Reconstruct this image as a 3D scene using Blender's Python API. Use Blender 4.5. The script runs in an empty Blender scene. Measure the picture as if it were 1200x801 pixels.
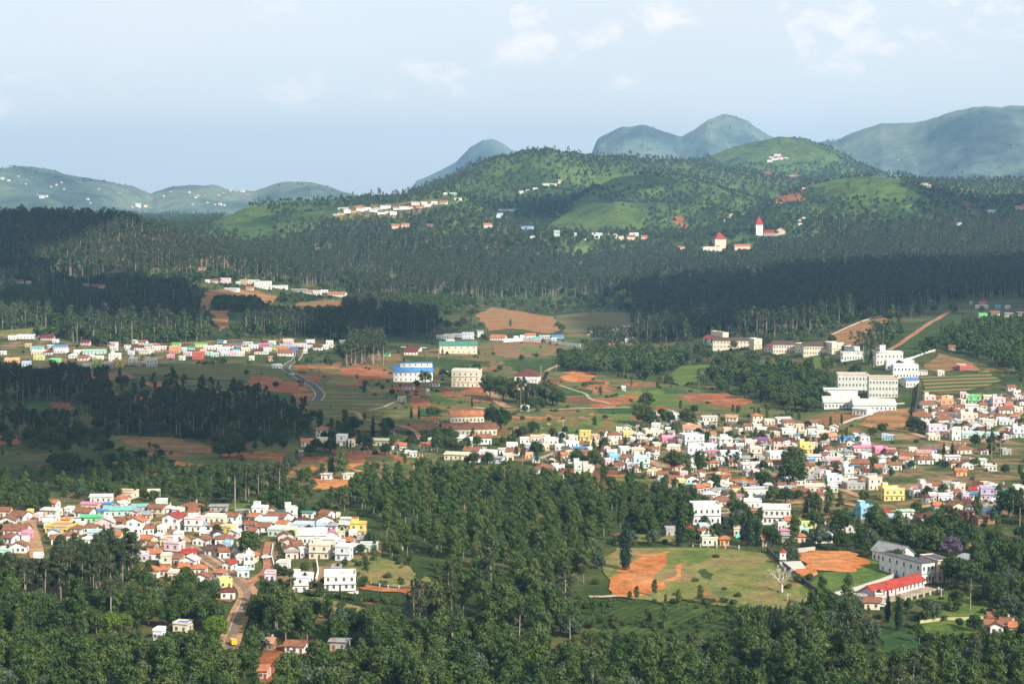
import bpy, math, random
import numpy as np
from mathutils import Vector
from mathutils.geometry import delaunay_2d_cdt

# ------------------------------------------------------------------ camera, world, sun, exposure
F = 2333.0 / 1200.0            # focal length over picture width
HOR = 215.0                    # eye level in the photograph (1200 px wide)
PITCH = math.atan((400.5 - HOR) / 2333.0)
CAMZ = 150.0
SUN_EL, SUN_AZ = math.radians(33), math.atan2(0.66, -0.75)    # azimuth as (x, y) = (sin, cos)
SUND = Vector((math.cos(SUN_EL) * 0.66 / math.hypot(.66, .75), -math.cos(SUN_EL) * 0.75 / math.hypot(.66, .75), math.sin(SUN_EL)))
HAZE_DENSITY = 5.8e-5

sc = bpy.context.scene
cam_d = bpy.data.cameras.new('camera'); cam = bpy.data.objects.new('camera', cam_d)
sc.collection.objects.link(cam); sc.camera = cam
cam.location = (0, 0, CAMZ); cam.rotation_euler = (math.pi / 2 - PITCH, 0, 0)
cam_d.sensor_width = 36.0; cam_d.lens = 36.0 * F; cam_d.clip_start = 1.0; cam_d.clip_end = 60000

wd = bpy.data.worlds.new('World'); sc.world = wd; wd.use_nodes = True
nt = wd.node_tree; nt.nodes.clear()
def wn(t, **k):
    n = nt.nodes.new(t)
    for a, b in k.items(): setattr(n, a, b)
    return n
sky = wn('ShaderNodeTexSky', sky_type='NISHITA', sun_disc=False, sun_elevation=SUN_EL,
         sun_rotation=math.atan2(SUND.x, SUND.y), altitude=2000, air_density=1.0, dust_density=4.0, ozone_density=1.0)
bg = wn('ShaderNodeBackground'); out = wn('ShaderNodeOutputWorld')
bg.inputs['Strength'].default_value = 0.082
tc = wn('ShaderNodeTexCoord')
def wmath(op, a, b=None, clamp=False):
    n = wn('ShaderNodeMath', operation=op, use_clamp=clamp)
    for i, v in enumerate((a, b)):
        if v is None: continue
        if isinstance(v, (int, float)): n.inputs[i].default_value = v
        else: nt.links.new(v, n.inputs[i])
    return n.outputs[0]
def dir_of(px, py):
    v = (400.5 - py) / 2333.0
    d = Vector(((px - 600) / 2333.0, math.cos(PITCH) + v * math.sin(PITCH), -math.sin(PITCH) + v * math.cos(PITCH)))
    return d.normalized()
# clouds live on the sky sphere: soft cumulus banks at fixed compass bearings, broken up by noise
mp = wn('ShaderNodeMapping'); mp.inputs['Scale'].default_value = (1, 1, 1.6)
nt.links.new(tc.outputs['Generated'], mp.inputs[0])
nz = wn('ShaderNodeTexNoise'); nz.inputs['Scale'].default_value = 34; nz.inputs['Detail'].default_value = 9; nz.inputs['Roughness'].default_value = .6; nz.inputs['Distortion'].default_value = .35
nt.links.new(mp.outputs[0], nz.inputs['Vector'])
tot = None
for (px, py, rad, amp) in [(634, 48, .028, 1.15), (622, 26, .018, 1.1), (650, 60, .02, .9), (530, 88, .028, .95), (560, 84, .018, .5), (775, 32, .030, .95), (815, 30, .02, .5), (350, 104, .022, .5),
                           (820, 96, .008, .6), (728, 102, .010, .6), (1000, 25, .05, 1.05), (960, 35, .02, .8), (1080, 8, .05, .8), (20, 118, .03, .45), (160, 112, .03, .35),
                           (1170, -60, .08, .8), (300, -90, .08, .6), (-150, 60, .06, .6), (1400, 90, .06, .6), (690, 50, .02, .4), (1020, 50, .03, .6), (440, 108, .02, .3), (770, 80, .02, .45)]:
    d = dir_of(px, py)
    dn = wn('ShaderNodeVectorMath', operation='DISTANCE'); dn.inputs[1].default_value = d
    nrm = wn('ShaderNodeVectorMath', operation='NORMALIZE'); nt.links.new(tc.outputs['Generated'], nrm.inputs[0])
    sq = wn('ShaderNodeVectorMath', operation='MULTIPLY'); sq.inputs[1].default_value = (1, 1, 1.5)
    nt.links.new(nrm.outputs[0], sq.inputs[0]); nt.links.new(sq.outputs[0], dn.inputs[0]); dn.inputs[1].default_value = (d.x, d.y, d.z * 1.5)
    v = wmath('MULTIPLY', wmath('SUBTRACT', 1.0, wmath('DIVIDE', dn.outputs['Value'], rad), True), amp)
    tot = v if tot is None else wmath('MAXIMUM', tot, v)
cl = wmath('MULTIPLY', tot, 1.0)
cl = wmath('ADD', cl, wmath('MULTIPLY', wmath('SUBTRACT', nz.outputs['Fac'], 0.56), 6.0))
cl = wmath('MULTIPLY', cl, wmath('MULTIPLY', tot, 4.0, True))
cl = wmath('MULTIPLY', wmath('SMOOTH_MIN', cl, 1.0), 1.0, True)
# thin high veil over the whole sky
nz2 = wn('ShaderNodeTexNoise'); nz2.inputs['Scale'].default_value = 5; nz2.inputs['Detail'].default_value = 5
mp2 = wn('ShaderNodeMapping'); mp2.inputs['Scale'].default_value = (1, 1, 4)
nt.links.new(tc.outputs['Generated'], mp2.inputs[0]); nt.links.new(mp2.outputs[0], nz2.inputs['Vector'])
veil = wmath('MULTIPLY_ADD', nz2.outputs['Fac'], .35); nt.nodes[-1].inputs[2].default_value = .62
VEIL_COL = (7.3, 7.6, 7.8, 1); CLOUD_COL = (9.6, 8.9, 8.6, 1)
m1 = wn('ShaderNodeMix', data_type='RGBA'); m1.inputs[7].default_value = VEIL_COL
nt.links.new(veil, m1.inputs[0]); nt.links.new(sky.outputs[0], m1.inputs[6])
m2 = wn('ShaderNodeMix', data_type='RGBA'); m2.inputs[7].default_value = CLOUD_COL
nt.links.new(wmath('MULTIPLY', cl, .72), m2.inputs[0]); nt.links.new(m1.outputs[2], m2.inputs[6])
nt.links.new(m2.outputs[2], bg.inputs['Color']); nt.links.new(bg.outputs[0], out.inputs['Surface'])

sd = bpy.data.lights.new('sun', 'SUN'); sd.energy = 5.0; sd.angle = math.radians(.5); sd.color = (1, .93, .82)
so = bpy.data.objects.new('sun', sd); sc.collection.objects.link(so)
so.rotation_euler = SUND.to_track_quat('Z', 'Y').to_euler(); so.location = (0, 0, 900)
sc.view_settings.view_transform = 'Standard'; sc.view_settings.look = 'None'
sc.view_settings.exposure = 0.74; sc.view_settings.gamma = 1; sc.view_settings.use_curve_mapping = False
sc.cycles.volume_bounces = 0; sc.cycles.max_bounces = 4; sc.cycles.diffuse_bounces = 2; sc.cycles.transparent_max_bounces = 8
sc.cycles.use_denoising = True

# ------------------------------------------------------------------ helpers
col = sc.collection
rnd = random.Random(7); rng = np.random.default_rng(7)
def tag(o, label=None, cat=None, group=None, kind=None):
    if label: o['label'] = label
    if cat: o['category'] = cat
    if group: o['group'] = group
    if kind: o['kind'] = kind
    return o
def empty(name, loc, rz=0, s=1):
    o = bpy.data.objects.new(name, None); col.objects.link(o)
    o.location = loc; o.rotation_euler = (0, 0, rz); o.scale = (s, s, s); o.empty_display_size = .5
    return o
def mesh(name, V, Fc, mats=(), midx=None, smooth=False):
    me = bpy.data.meshes.new(name); me.from_pydata([tuple(v) for v in V], [], [tuple(f) for f in Fc])
    for m in mats: me.materials.append(m)
    if midx is not None: me.polygons.foreach_set('material_index', midx)
    if smooth: me.polygons.foreach_set('use_smooth', [True] * len(me.polygons))
    me.update(); return me
def obj(name, me, parent=None, loc=None, rz=None, scale=None):
    o = bpy.data.objects.new(name, me); col.objects.link(o)
    if parent is not None: o.parent = parent
    if loc is not None: o.location = loc
    if rz is not None: o.rotation_euler = (0, 0, rz)
    if scale is not None: o.scale = scale
    return o
class MB:
    def __init__(s): s.v = []; s.f = []; s.m = []
    def add(s, V, Fc, m=0):
        n = len(s.v); s.v += [tuple(v) for v in V]; s.f += [tuple(i + n for i in f) for f in Fc]; s.m += [m] * len(Fc)
    def box(s, x0, x1, y0, y1, z0, z1, m=0):
        s.add([(x0, y0, z0), (x1, y0, z0), (x1, y1, z0), (x0, y1, z0), (x0, y0, z1), (x1, y0, z1), (x1, y1, z1), (x0, y1, z1)],
              [(0, 3, 2, 1), (4, 5, 6, 7), (0, 1, 5, 4), (1, 2, 6, 5), (2, 3, 7, 6), (3, 0, 4, 7)], m)
    def cyl(s, x, y, z0, z1, r0, r1=None, n=10, m=0):
        r1 = r0 if r1 is None else r1
        V = [(x + r0 * math.cos(2 * math.pi * i / n), y + r0 * math.sin(2 * math.pi * i / n), z0) for i in range(n)] + \
            [(x + r1 * math.cos(2 * math.pi * i / n), y + r1 * math.sin(2 * math.pi * i / n), z1) for i in range(n)]
        s.add(V, [(i, (i + 1) % n, n + (i + 1) % n, n + i) for i in range(n)] + [tuple(range(n))[::-1], tuple(range(n, 2 * n))], m)
    def tube(s, pts, rad, n=6, m=0):
        V = []; Fc = []
        for k, p in enumerate(pts):
            p = Vector(p); a = Vector(pts[max(k - 1, 0)]); b = Vector(pts[min(k + 1, len(pts) - 1)])
            t = (b - a).normalized(); u = t.orthogonal().normalized() if abs(t.z) < .95 else (Vector((1, 0, 0)) - t * t.x).normalized()
            w = t.cross(u)
            for i in range(n):
                an = 2 * math.pi * i / n; V.append(p + (u * math.cos(an) + w * math.sin(an)) * rad[k])
        for k in range(len(pts) - 1):
            for i in range(n): Fc.append((k * n + i, k * n + (i + 1) % n, (k + 1) * n + (i + 1) % n, (k + 1) * n + i))
        Fc.append(tuple(range(n))[::-1]); Fc.append(tuple(range((len(pts) - 1) * n, len(pts) * n)))
        s.add(V, Fc, m)
    def mesh(s, name, mats): return mesh(name, s.v, s.f, mats, s.m)

# ------------------------------------------------------------------ materials
def mat(name, build):
    m = bpy.data.materials.new(name); m.use_nodes = True
    t = m.node_tree; t.nodes.clear()
    o = t.nodes.new('ShaderNodeOutputMaterial'); build(t, o); return m
def N(t, ty, **k):
    n = t.nodes.new(ty)
    for a, b in k.items():
        if a.startswith('i_'): n.inputs[a[2:].replace('_', ' ')].default_value = b
        else: setattr(n, a, b)
    return n
def noise(t, scale, detail=4, rough=.55, coord='Object', dist=0, sc3=None):
    c = N(t, 'ShaderNodeTexCoord') if coord != 'World' else N(t, 'ShaderNodeNewGeometry')
    src = c.outputs[coord if coord != 'World' else 'Position']
    if sc3:
        mm = N(t, 'ShaderNodeMapping'); mm.inputs['Scale'].default_value = sc3; t.links.new(src, mm.inputs[0]); src = mm.outputs[0]
    n = N(t, 'ShaderNodeTexNoise', i_Scale=scale, i_Detail=detail, i_Roughness=rough, i_Distortion=dist)
    t.links.new(src, n.inputs['Vector']); return n.outputs['Fac']
def ramp(t, fac, stops, interp='LINEAR'):
    r = N(t, 'ShaderNodeValToRGB'); r.color_ramp.interpolation = interp
    while len(r.color_ramp.elements) > 1: r.color_ramp.elements.remove(r.color_ramp.elements[-1])
    for i, (p, c) in enumerate(stops):
        e = r.color_ramp.elements[0] if i == 0 else r.color_ramp.elements.new(p)
        e.position = p; e.color = (*c, 1) if len(c) == 3 else c
    t.links.new(fac, r.inputs[0]); return r.outputs[0]
def mixc(t, fac, a, b, blend='MIX'):
    n = N(t, 'ShaderNodeMix', data_type='RGBA', blend_type=blend)
    for i, v in ((0, fac), (6, a), (7, b)):
        if isinstance(v, (int, float)): n.inputs[i].default_value = v
        elif isinstance(v, tuple): n.inputs[i].default_value = (*v[:3], 1)
        else: t.links.new(v, n.inputs[i])
    return n.outputs[2]
def mth(t, op, a, b=0.0, clamp=False):
    n = N(t, 'ShaderNodeMath', operation=op, use_clamp=clamp)
    for i, v in enumerate((a, b)):
        if isinstance(v, (int, float)): n.inputs[i].default_value = v
        else: t.links.new(v, n.inputs[i])
    return n.outputs[0]
def princ(t, o, colr, rough=.8, spec=.3, metal=0, bump=None, bstr=.3, bdist=.1):
    p = N(t, 'ShaderNodeBsdfPrincipled', i_Roughness=rough, i_Metallic=metal)
    p.inputs['Specular IOR Level'].default_value = spec
    if isinstance(colr, tuple): p.inputs['Base Color'].default_value = (*colr[:3], 1)
    else: t.links.new(colr, p.inputs['Base Color'])
    if bump is not None:
        b = N(t, 'ShaderNodeBump', i_Strength=bstr, i_Distance=bdist); t.links.new(bump, b.inputs['Height']); t.links.new(b.outputs[0], p.inputs['Normal'])
    t.links.new(p.outputs[0], o.inputs['Surface']); return p
def mul(c, k): return tuple(min(1, x * k) for x in c)

def wall_mat(c):
    def b(t, o):
        n1 = noise(t, .8, 5); n2 = noise(t, 1.2, 4, sc3=(1, 1, .12)); n3 = noise(t, .02, 2, coord='World')
        k = ramp(t, n1, [(.28, mul(c, .62)), (.45, mul(c, .88)), (.62, c)])
        k = mixc(t, ramp(t, n2, [(.44, (0, 0, 0)), (.7, (.75, .75, .75))]), k, mul((c[0] * .62 + .02, c[1] * .58 + .02, c[2] * .52 + .02), 1))
        princ(t, o, k, .85, .2)
    return mat('painted_plaster', b)
def tile_mat(c):
    def b(t, o):
        n1 = noise(t, .5, 5, .65, coord='World'); n2 = noise(t, 6, 3, coord='World')
        w = N(t, 'ShaderNodeTexWave', i_Scale=1.6, i_Distortion=.4); tcn = N(t, 'ShaderNodeTexCoord'); t.links.new(tcn.outputs['Object'], w.inputs[0])
        k = ramp(t, n1, [(.28, mul(c, .5)), (.5, c), (.68, mul(c, 1.25)), (.82, (c[0] * .9 + .06, c[1] * 1.2 + .05, c[2] * 1.3 + .04))])
        k = mixc(t, .35, k, ramp(t, n2, [(.3, (.25, .25, .25)), (.7, (1, 1, 1))]), 'MULTIPLY')
        princ(t, o, k, .85, .2, bump=w.outputs['Fac'], bstr=.5, bdist=.06)
    return mat('roof_tiles', b)
def metal_mat(c):
    def b(t, o):
        n1 = noise(t, .4, 4, coord='World'); tcn = N(t, 'ShaderNodeTexCoord')
        w = N(t, 'ShaderNodeTexWave', i_Scale=1.2, wave_profile='SIN'); t.links.new(tcn.outputs['Object'], w.inputs[0])
        k = ramp(t, n1, [(.3, mul(c, .6)), (.52, c), (.66, (c[0] * .5 + .12, c[1] * .42 + .05, c[2] * .38 + .02))])
        princ(t, o, k, .5, .4, .15, bump=w.outputs['Fac'], bstr=.4, bdist=.05)
    return mat('sheet_metal', b)
def slab_mat(c):
    def b(t, o):
        n1 = noise(t, .35, 5, .65, coord='World')
        k = ramp(t, n1, [(.3, mul(c, .55)), (.5, mul(c, .85)), (.7, c)])
        princ(t, o, k, .9, .2)
    return mat('roof_slab', b)
def plain(name, c, rough=.7, spec=.3, metal=0, var=.25, ns=1.5):
    def b(t, o):
        k = ramp(t, noise(t, ns, 4, coord='World'), [(.3, mul(c, 1 - var)), (.7, mul(c, 1 + var * .4))])
        princ(t, o, k, rough, spec, metal)
    return mat(name, b)
_mc = {}
def pastel(d):
    r_ = {}
    for k, c in d.items():
        w = {'white': 0, 'cream': .12, 'grey': 0, 'darkgrey': 0, 'palegrey': 0, 'brick': 0, 'tan': .1, 'yellow': .14, 'lime': .2, 'green': .12, 'magenta': .22, 'red': .05, 'indigo': .1, 'azure': .2, 'orange': .15}.get(k, .42)
        r_[k] = tuple(a * (1 - w) + b_ * w for a, b_ in zip(c, (.78, .75, .70)))
    return r_
WALLC = dict(white=(.76, .75, .72), cream=(.70, .60, .44), pink=(.72, .38, .46), peach=(.70, .44, .30), yellow=(.75, .55, .08), lime=(.55, .60, .10),
             cyan=(.30, .62, .68), turquoise=(.22, .60, .54), mint=(.50, .70, .58), blue=(.18, .38, .72), lilac=(.50, .42, .66), purple=(.26, .14, .50),
             green=(.15, .60, .20), salmon=(.68, .26, .16), grey=(.36, .35, .33), orange=(.70, .28, .06), magenta=(.75, .10, .32), tan=(.48, .34, .20),
             paleblue=(.52, .62, .72), brick=(.30, .14, .08), darkgrey=(.12, .12, .12), red=(.5, .05, .04), palegreen=(.58, .68, .46), azure=(.06, .42, .68), indigo=(.12, .12, .45), palegrey=(.60, .61, .54))
WALLC = pastel(WALLC)
ROOFC = dict(brown=('t', (.24, .105, .06)), dark=('t', (.10, .065, .05)), orange=('t', (.42, .16, .075)), red=('t', (.34, .05, .035)), maroon=('t', (.13, .040, .032)),
             whitem=('m', (.62, .62, .60)), greym=('m', (.30, .31, .31)), bluem=('m', (.06, .24, .52)), tealm=('m', (.05, .22, .17)), turqm=('m', (.20, .50, .45)),
             greenm=('m', (.10, .50, .20)), pinkm=('m', (.62, .22, .36)), palem=('m', (.58, .66, .56)), purplem=('m', (.18, .08, .20)), mintm=('m', (.42, .66, .50)),
             slab=('s', (.42, .40, .36)), pale=('s', (.62, .60, .55)), reds=('s', (.50, .13, .07)), terra=('s', (.45, .25, .15)), charcoal=('s', (.10, .10, .10)), paleyellow=('m', (.62, .60, .36)))
def WM(n):
    if ('w', n) not in _mc: _mc[('w', n)] = wall_mat(WALLC[n])
    return _mc[('w', n)]
def RM(n):
    if ('r', n) not in _mc:
        k, c = ROOFC[n]; _mc[('r', n)] = {'t': tile_mat, 'm': metal_mat, 's': slab_mat}[k](c)
    return _mc[('r', n)]
M_GLASS = plain('window_glass', (.03, .04, .05), .15, .5, var=.2); M_FRAME = plain('window_frame', (.45, .42, .38)); M_DOOR = plain('door_paint', (.16, .09, .05))
M_CONC = plain('concrete', (.42, .40, .36), .9); M_BLACKP = plain('tank_plastic', (.02, .02, .022), .4); M_WHITEW = plain('whitewash', (.72, .70, .66), .9)

# ------------------------------------------------------------------ the lie of the land
def slope(py):
    v = (400.5 - np.asarray(py, float)) / 2333.0
    return (-math.sin(PITCH) + v * math.cos(PITCH)) / (math.cos(PITCH) + v * math.sin(PITCH))
def px2a(px): return (np.asarray(px, float) - 600) / 2333.0
def hash2(ix, iy, s):
    h = (ix.astype(np.int64) * 374761393 + iy.astype(np.int64) * 668265263 + s * 1442695041) & 0xffffffff
    h = ((h ^ (h >> 13)) * 1274126177) & 0xffffffff
    return ((h ^ (h >> 16)) & 0xffff) / 65535.0
def vnoise(x, y, s=0):
    ix = np.floor(x); iy = np.floor(y); fx = x - ix; fy = y - iy
    fx = fx * fx * fx * (fx * (fx * 6 - 15) + 10); fy = fy * fy * fy * (fy * (fy * 6 - 15) + 10)
    a = hash2(ix, iy, s); b = hash2(ix + 1, iy, s); c = hash2(ix, iy + 1, s); d = hash2(ix + 1, iy + 1, s)
    return ((a + (b - a) * fx) * (1 - fy) + (c + (d - c) * fx) * fy) * 2 - 1
def fbm(x, y, s=0, o=4, g=.5):
    r = 0; a = 1; t = 0
    for k in range(o):
        r = r + a * vnoise(x * 2 ** k, y * 2 ** k, s + k); t += a; a *= g
    return r / t
CX = [-500, 0, 150, 300, 450, 600, 750, 900, 1050, 1200, 1700]
TAB = [
 (180, [1900] * 11), (300, [1350] * 11), (450, [985] * 11), (520, [882] * 11), (600, [800] * 11), (700, [716] * 11),
 (800, [650, 650, 652, 654, 650, 648, 652, 652, 650, 652, 652]), (900, [606, 604, 605, 607, 604, 603, 606, 606, 604, 604, 604]),
 (1000, [566] * 11), (1150, [522] * 11), (1300, [486, 486, 486, 486, 486, 487, 488, 487, 482, 480, 480]),
 (1500, [450, 450, 450, 450, 452, 452, 455, 450, 430, 425, 420]), (1700, [424, 424, 424, 425, 429, 431, 432, 414, 392, 388, 380]),
 (1900, [400, 403, 403, 405, 411, 413, 413, 390, 372, 368, 360]), (2100, [372, 377, 380, 385, 394, 397, 395, 374, 360, 355, 348]),
 (2300, [340, 347, 356, 366, 380, 382, 377, 360, 350, 345, 338]), (2500, [305, 312, 325, 351, 366, 367, 361, 348, 340, 335, 328]),
 (2700, [262, 267, 275, 324, 350, 351, 346, 334, 325, 322, 315]), (3000, [285, 285, 290, 310, 326, 332, 328, 316, 305, 305, 300]),
 (3300, [300, 300, 300, 300, 305, 309, 308, 298, 285, 280, 278]), (3700, [288, 288, 286, 280, 286, 290, 288, 280, 267, 260, 258]),
 (4300, [278, 278, 276, 270, 272, 274, 272, 264, 255, 250, 250]), (5000, [270] * 3 + [262] * 4 + [255] * 4), (7000, [252] * 11), (10000, [240] * 11), (16000, [228] * 11)]
TD = np.array([math.log(r[0]) for r in TAB])
TZ = np.array([[CAMZ + r[0] * float(slope(p)) for p in r[1]] for r in TAB])
NA, ND = 640, 760
core = np.linspace(-.345, .345, NA - 60)
side = .345 + np.cumsum(np.linspace(.0015, .06, 30))
GA = np.concatenate([-side[::-1], core, side])
GD = np.exp(np.linspace(math.log(180), math.log(15500), ND)); GD[-1] = 15500
def crom(xk, yk, x):
    x = np.clip(x, xk[0], xk[-1] - 1e-9); i = np.clip(np.searchsorted(xk, x, 'right') - 1, 0, len(xk) - 2)
    m = np.gradient(yk, xk, axis=0)
    h = (xk[i + 1] - xk[i]); t = (x - xk[i]) / h
    sh = [slice(None)] + [None] * (yk.ndim - 1); h = h[tuple(sh)]; t = t[tuple(sh)]
    return (2 * t**3 - 3 * t**2 + 1) * yk[i] + (t**3 - 2 * t**2 + t) * h * m[i] + (-2 * t**3 + 3 * t**2) * yk[i + 1] + (t**3 - t**2) * h * m[i + 1]
ZB = crom(TD, TZ, np.log(GD))                        # ND x 11
ZG = crom(px2a(CX), ZB.T, GA).T                      # ND x NA
AA, DD = np.meshgrid(GA, GD); XX = AA * DD; PXG = 600 + 2333 * AA
# every ridge: distance, half depth, crest line as seen over the valley, spur strength
RIDGES = [
 (3900, 330, 90, [(120, 300), (200, 280), (250, 260), (290, 241), (330, 236), (400, 232), (470, 230), (530, 222), (560, 240), (620, 265), (700, 285), (760, 300)]),
 (4250, 420, 110, [(560, 290), (620, 262), (680, 228), (720, 209), (760, 204), (800, 207), (850, 222), (900, 238), (960, 262), (1020, 285)]),
 (3950, 420, 90, [(840, 262), (880, 242), (940, 219), (980, 210), (1020, 206), (1060, 209), (1100, 222), (1150, 236), (1200, 234), (1400, 228), (1800, 228)]),
 (4800, 560, 150, [(380, 270), (430, 246), (480, 226), (530, 206), (570, 188), (610, 179), (640, 176), (680, 182), (740, 185), (800, 189), (860, 200), (950, 213), (1100, 214), (1200, 212), (1400, 208), (1800, 205)]),
 (6000, 600, 160, [(740, 225), (780, 203), (820, 186), (870, 169), (910, 159), (940, 160), (970, 172), (1000, 190), (1060, 215), (1100, 230)]),
 (7800, 900, 260, [(-500, 190), (-200, 205), (-80, 190), (0, 199), (30, 194), (60, 199), (110, 210), (155, 217), (178, 227), (205, 218), (250, 217), (275, 224), (300, 224), (330, 213), (360, 212), (385, 218), (420, 230), (480, 240), (560, 245)]),
 (12500, 1200, 300, [(430, 232), (480, 214), (510, 204), (535, 190), (552, 172), (565, 164), (578, 163), (590, 168), (605, 180), (640, 205), (700, 225)]),
 (10800, 1100, 300, [(640, 225), (680, 178), (700, 163), (730, 150), (755, 149), (780, 157), (798, 162), (812, 153), (830, 140), (850, 135), (870, 140), (900, 157), (930, 172), (970, 190), (1020, 215)]),
 (9200, 1500, 420, [(900, 185), (940, 167), (980, 163), (1010, 151), (1030, 144), (1060, 145), (1085, 142), (1110, 134), (1140, 128), (1200, 127), (1300, 120), (1500, 135), (1900, 160)])]
for k, (d0, w, spur, line) in enumerate(RIDGES):
    pyc = np.interp(PXG, [p[0] for p in line], [p[1] for p in line])
    pyc = pyc + 1.5 * fbm(PXG / 16, DD * 0 + k, 40 + k, 4)
    end = np.clip((PXG - line[0][0]) / 60 + 0, 0, 1) * np.clip((line[-1][0] - PXG) / 60, 0, 1)
    zc = CAMZ + d0 * slope(pyc); zf = CAMZ + d0 * float(slope(262)) - 20
    dd = DD - d0 + spur * 1.6 * fbm(XX / (spur * 2.6), DD / (spur * 6), 70 + k, 4)
    t = dd / w; sh = np.exp(-np.abs(t) ** 1.7)
    zr = zf + (zc - zf) * sh * end + (1 - sh) * sh * 4 * (26 if d0 < 7000 else 60) * fbm(XX / (130 if d0 < 7000 else 330), DD / (160 if d0 < 7000 else 700), 90 + k, 5) - 260 * (1 - np.clip(sh * 4, 0, 1)) ** 2
    dlt = zr - ZG; ZG = np.where(dlt > 40, zr, np.where(dlt < -40, ZG, ZG + (dlt + 40) ** 2 / 160))
flat = np.clip((DD - 2200) / 1200, 0, 1)
ZG = ZG + (1.2 * fbm(XX / 90, DD / 90, 5, 4)) * (1 - flat) + flat * (5 * fbm(XX / 220, DD / 220, 6, 4)) * np.clip(1 - (DD - 6500) / 3000, .3, 1)
def H(x, y):
    x = np.asarray(x, float); y = np.maximum(np.asarray(y, float), 181.)
    a = x / y; i = np.clip(np.searchsorted(GA, a) - 1, 0, len(GA) - 2); j = np.clip(np.searchsorted(GD, y) - 1, 0, ND - 2)
    u = np.clip((a - GA[i]) / (GA[i + 1] - GA[i]), 0, 1); v = np.clip((y - GD[j]) / (GD[j + 1] - GD[j]), 0, 1)
    return (ZG[j, i] * (1 - u) + ZG[j, i + 1] * u) * (1 - v) + (ZG[j + 1, i] * (1 - u) + ZG[j + 1, i + 1] * u) * v
_T = np.exp(np.linspace(math.log(250), math.log(15000), 6000))
def hit(px, py, dmin=0):
    """where the sight line through a point of the photograph first meets the ground"""
    d = dir_of(px, py); k = d.x / d.y; m = d.z / d.y
    T = _T[_T > dmin]; gap = CAMZ + m * T - H(k * T, T)
    j = np.argmax(gap < 0)
    if gap[j] >= 0: j = int(np.argmin(gap))
    y = T[j]
    if j > 0 and gap[j] < 0 and gap[j-1] > 0: y = T[j-1] + (T[j] - T[j-1]) * gap[j-1] / (gap[j-1] - gap[j])
    return Vector((k * y, y, float(H(k * y, y))))
def proj(x, y, z):
    x = np.asarray(x, float); z = np.asarray(z, float) - CAMZ; c, s = math.cos(PITCH), math.sin(PITCH)
    f = y * c - z * s; u = y * s + z * c
    return 600 + 2333 * x / f, 400.5 - 2333 * u / f
def in_poly(px, py, poly):
    r = np.zeros(px.shape, bool); n = len(poly)
    for i in range(n):
        x0, y0 = poly[i]; x1, y1 = poly[(i + 1) % n]
        if y0 == y1: continue
        c = ((y0 > py) != (y1 > py)) & (px < (x1 - x0) * (py - y0) / (y1 - y0) + x0); r ^= c
    return r

def ground_mat(t, o):
    W = lambda s, d=5, r=.6: noise(t, s, d, r, coord='World')
    base = ramp(t, W(.012, 6), [(.34, (.022, .038, .010)), (.45, (.036, .058, .014)), (.54, (.060, .080, .022)), (.62, (.105, .100, .036)), (.72, (.15, .095, .045))])
    fine = ramp(t, W(.35, 5, .7), [(.3, (.45, .45, .45)), (.7, (1.25, 1.25, 1.25))])
    c = mixc(t, .9, base, fine, 'MULTIPLY')
    c = mixc(t, ramp(t, W(.05, 6, .7), [(.60, (0, 0, 0)), (.66, (1, 1, 1))]), c, (.20, .085, .035))
    # the hills beyond: grass slopes and wooded folds
    g = N(t, 'ShaderNodeNewGeometry'); sp = N(t, 'ShaderNodeSeparateXYZ'); t.links.new(g.outputs['Position'], sp.inputs[0])
    hills = ramp(t, W(.0045, 9, .62), [(.36, (.022, .044, .014)), (.46, (.044, .076, .022)), (.54, (.072, .115, .032)), (.64, (.100, .142, .042)), (.72, (.13, .09, .05))])
    hills = mixc(t, .8, hills, ramp(t, W(.03, 8, .75), [(.35, (.35, .4, .35)), (.65, (1.3, 1.3, 1.2))]), 'MULTIPLY')
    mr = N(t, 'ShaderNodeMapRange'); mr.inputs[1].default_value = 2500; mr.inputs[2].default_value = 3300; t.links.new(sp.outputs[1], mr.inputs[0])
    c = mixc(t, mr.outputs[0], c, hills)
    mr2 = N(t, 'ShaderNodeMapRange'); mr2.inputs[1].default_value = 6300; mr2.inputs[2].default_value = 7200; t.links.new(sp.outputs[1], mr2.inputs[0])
    mt = ramp(t, W(.0022, 10, .6), [(.38, (.048, .072, .072)), (.46, (.090, .128, .112)), (.54, (.13, .17, .13)), (.66, (.18, .19, .15))])  # far mountains lightened and blued: part of the haze sits in this colour
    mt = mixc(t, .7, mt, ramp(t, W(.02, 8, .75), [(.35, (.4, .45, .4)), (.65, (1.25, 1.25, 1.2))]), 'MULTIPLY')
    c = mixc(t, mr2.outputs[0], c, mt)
    princ(t, o, c, .95, .1, bump=W(.5, 5, .7), bstr=.6, bdist=.6)
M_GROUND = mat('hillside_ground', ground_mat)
def np_mesh(name, V, Fq, m, smooth=True):
    me = bpy.data.meshes.new(name); me.vertices.add(len(V)); me.vertices.foreach_set('co', V.astype(np.float32).ravel())
    n = Fq.shape[1]; me.loops.add(Fq.size); me.loops.foreach_set('vertex_index', Fq.ravel().astype(np.int32))
    me.polygons.add(len(Fq)); me.polygons.foreach_set('loop_start', (np.arange(len(Fq)) * n).astype(np.int32))
    me.polygons.foreach_set('loop_total', np.full(len(Fq), n, np.int32))
    me.polygons.foreach_set('use_smooth', np.full(len(Fq), smooth))
    me.materials.append(m); me.update(calc_edges=True); return me
nA = len(GA); V = np.stack([XX, DD, ZG], -1).reshape(-1, 3)
ii = (np.arange(ND - 1)[:, None] * nA + np.arange(nA - 1)[None]).ravel()
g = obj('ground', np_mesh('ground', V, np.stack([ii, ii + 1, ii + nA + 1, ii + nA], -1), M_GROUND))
tag(g, 'wide green valley floor rising into wooded hills and far blue mountains', 'ground', kind='structure')
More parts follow.
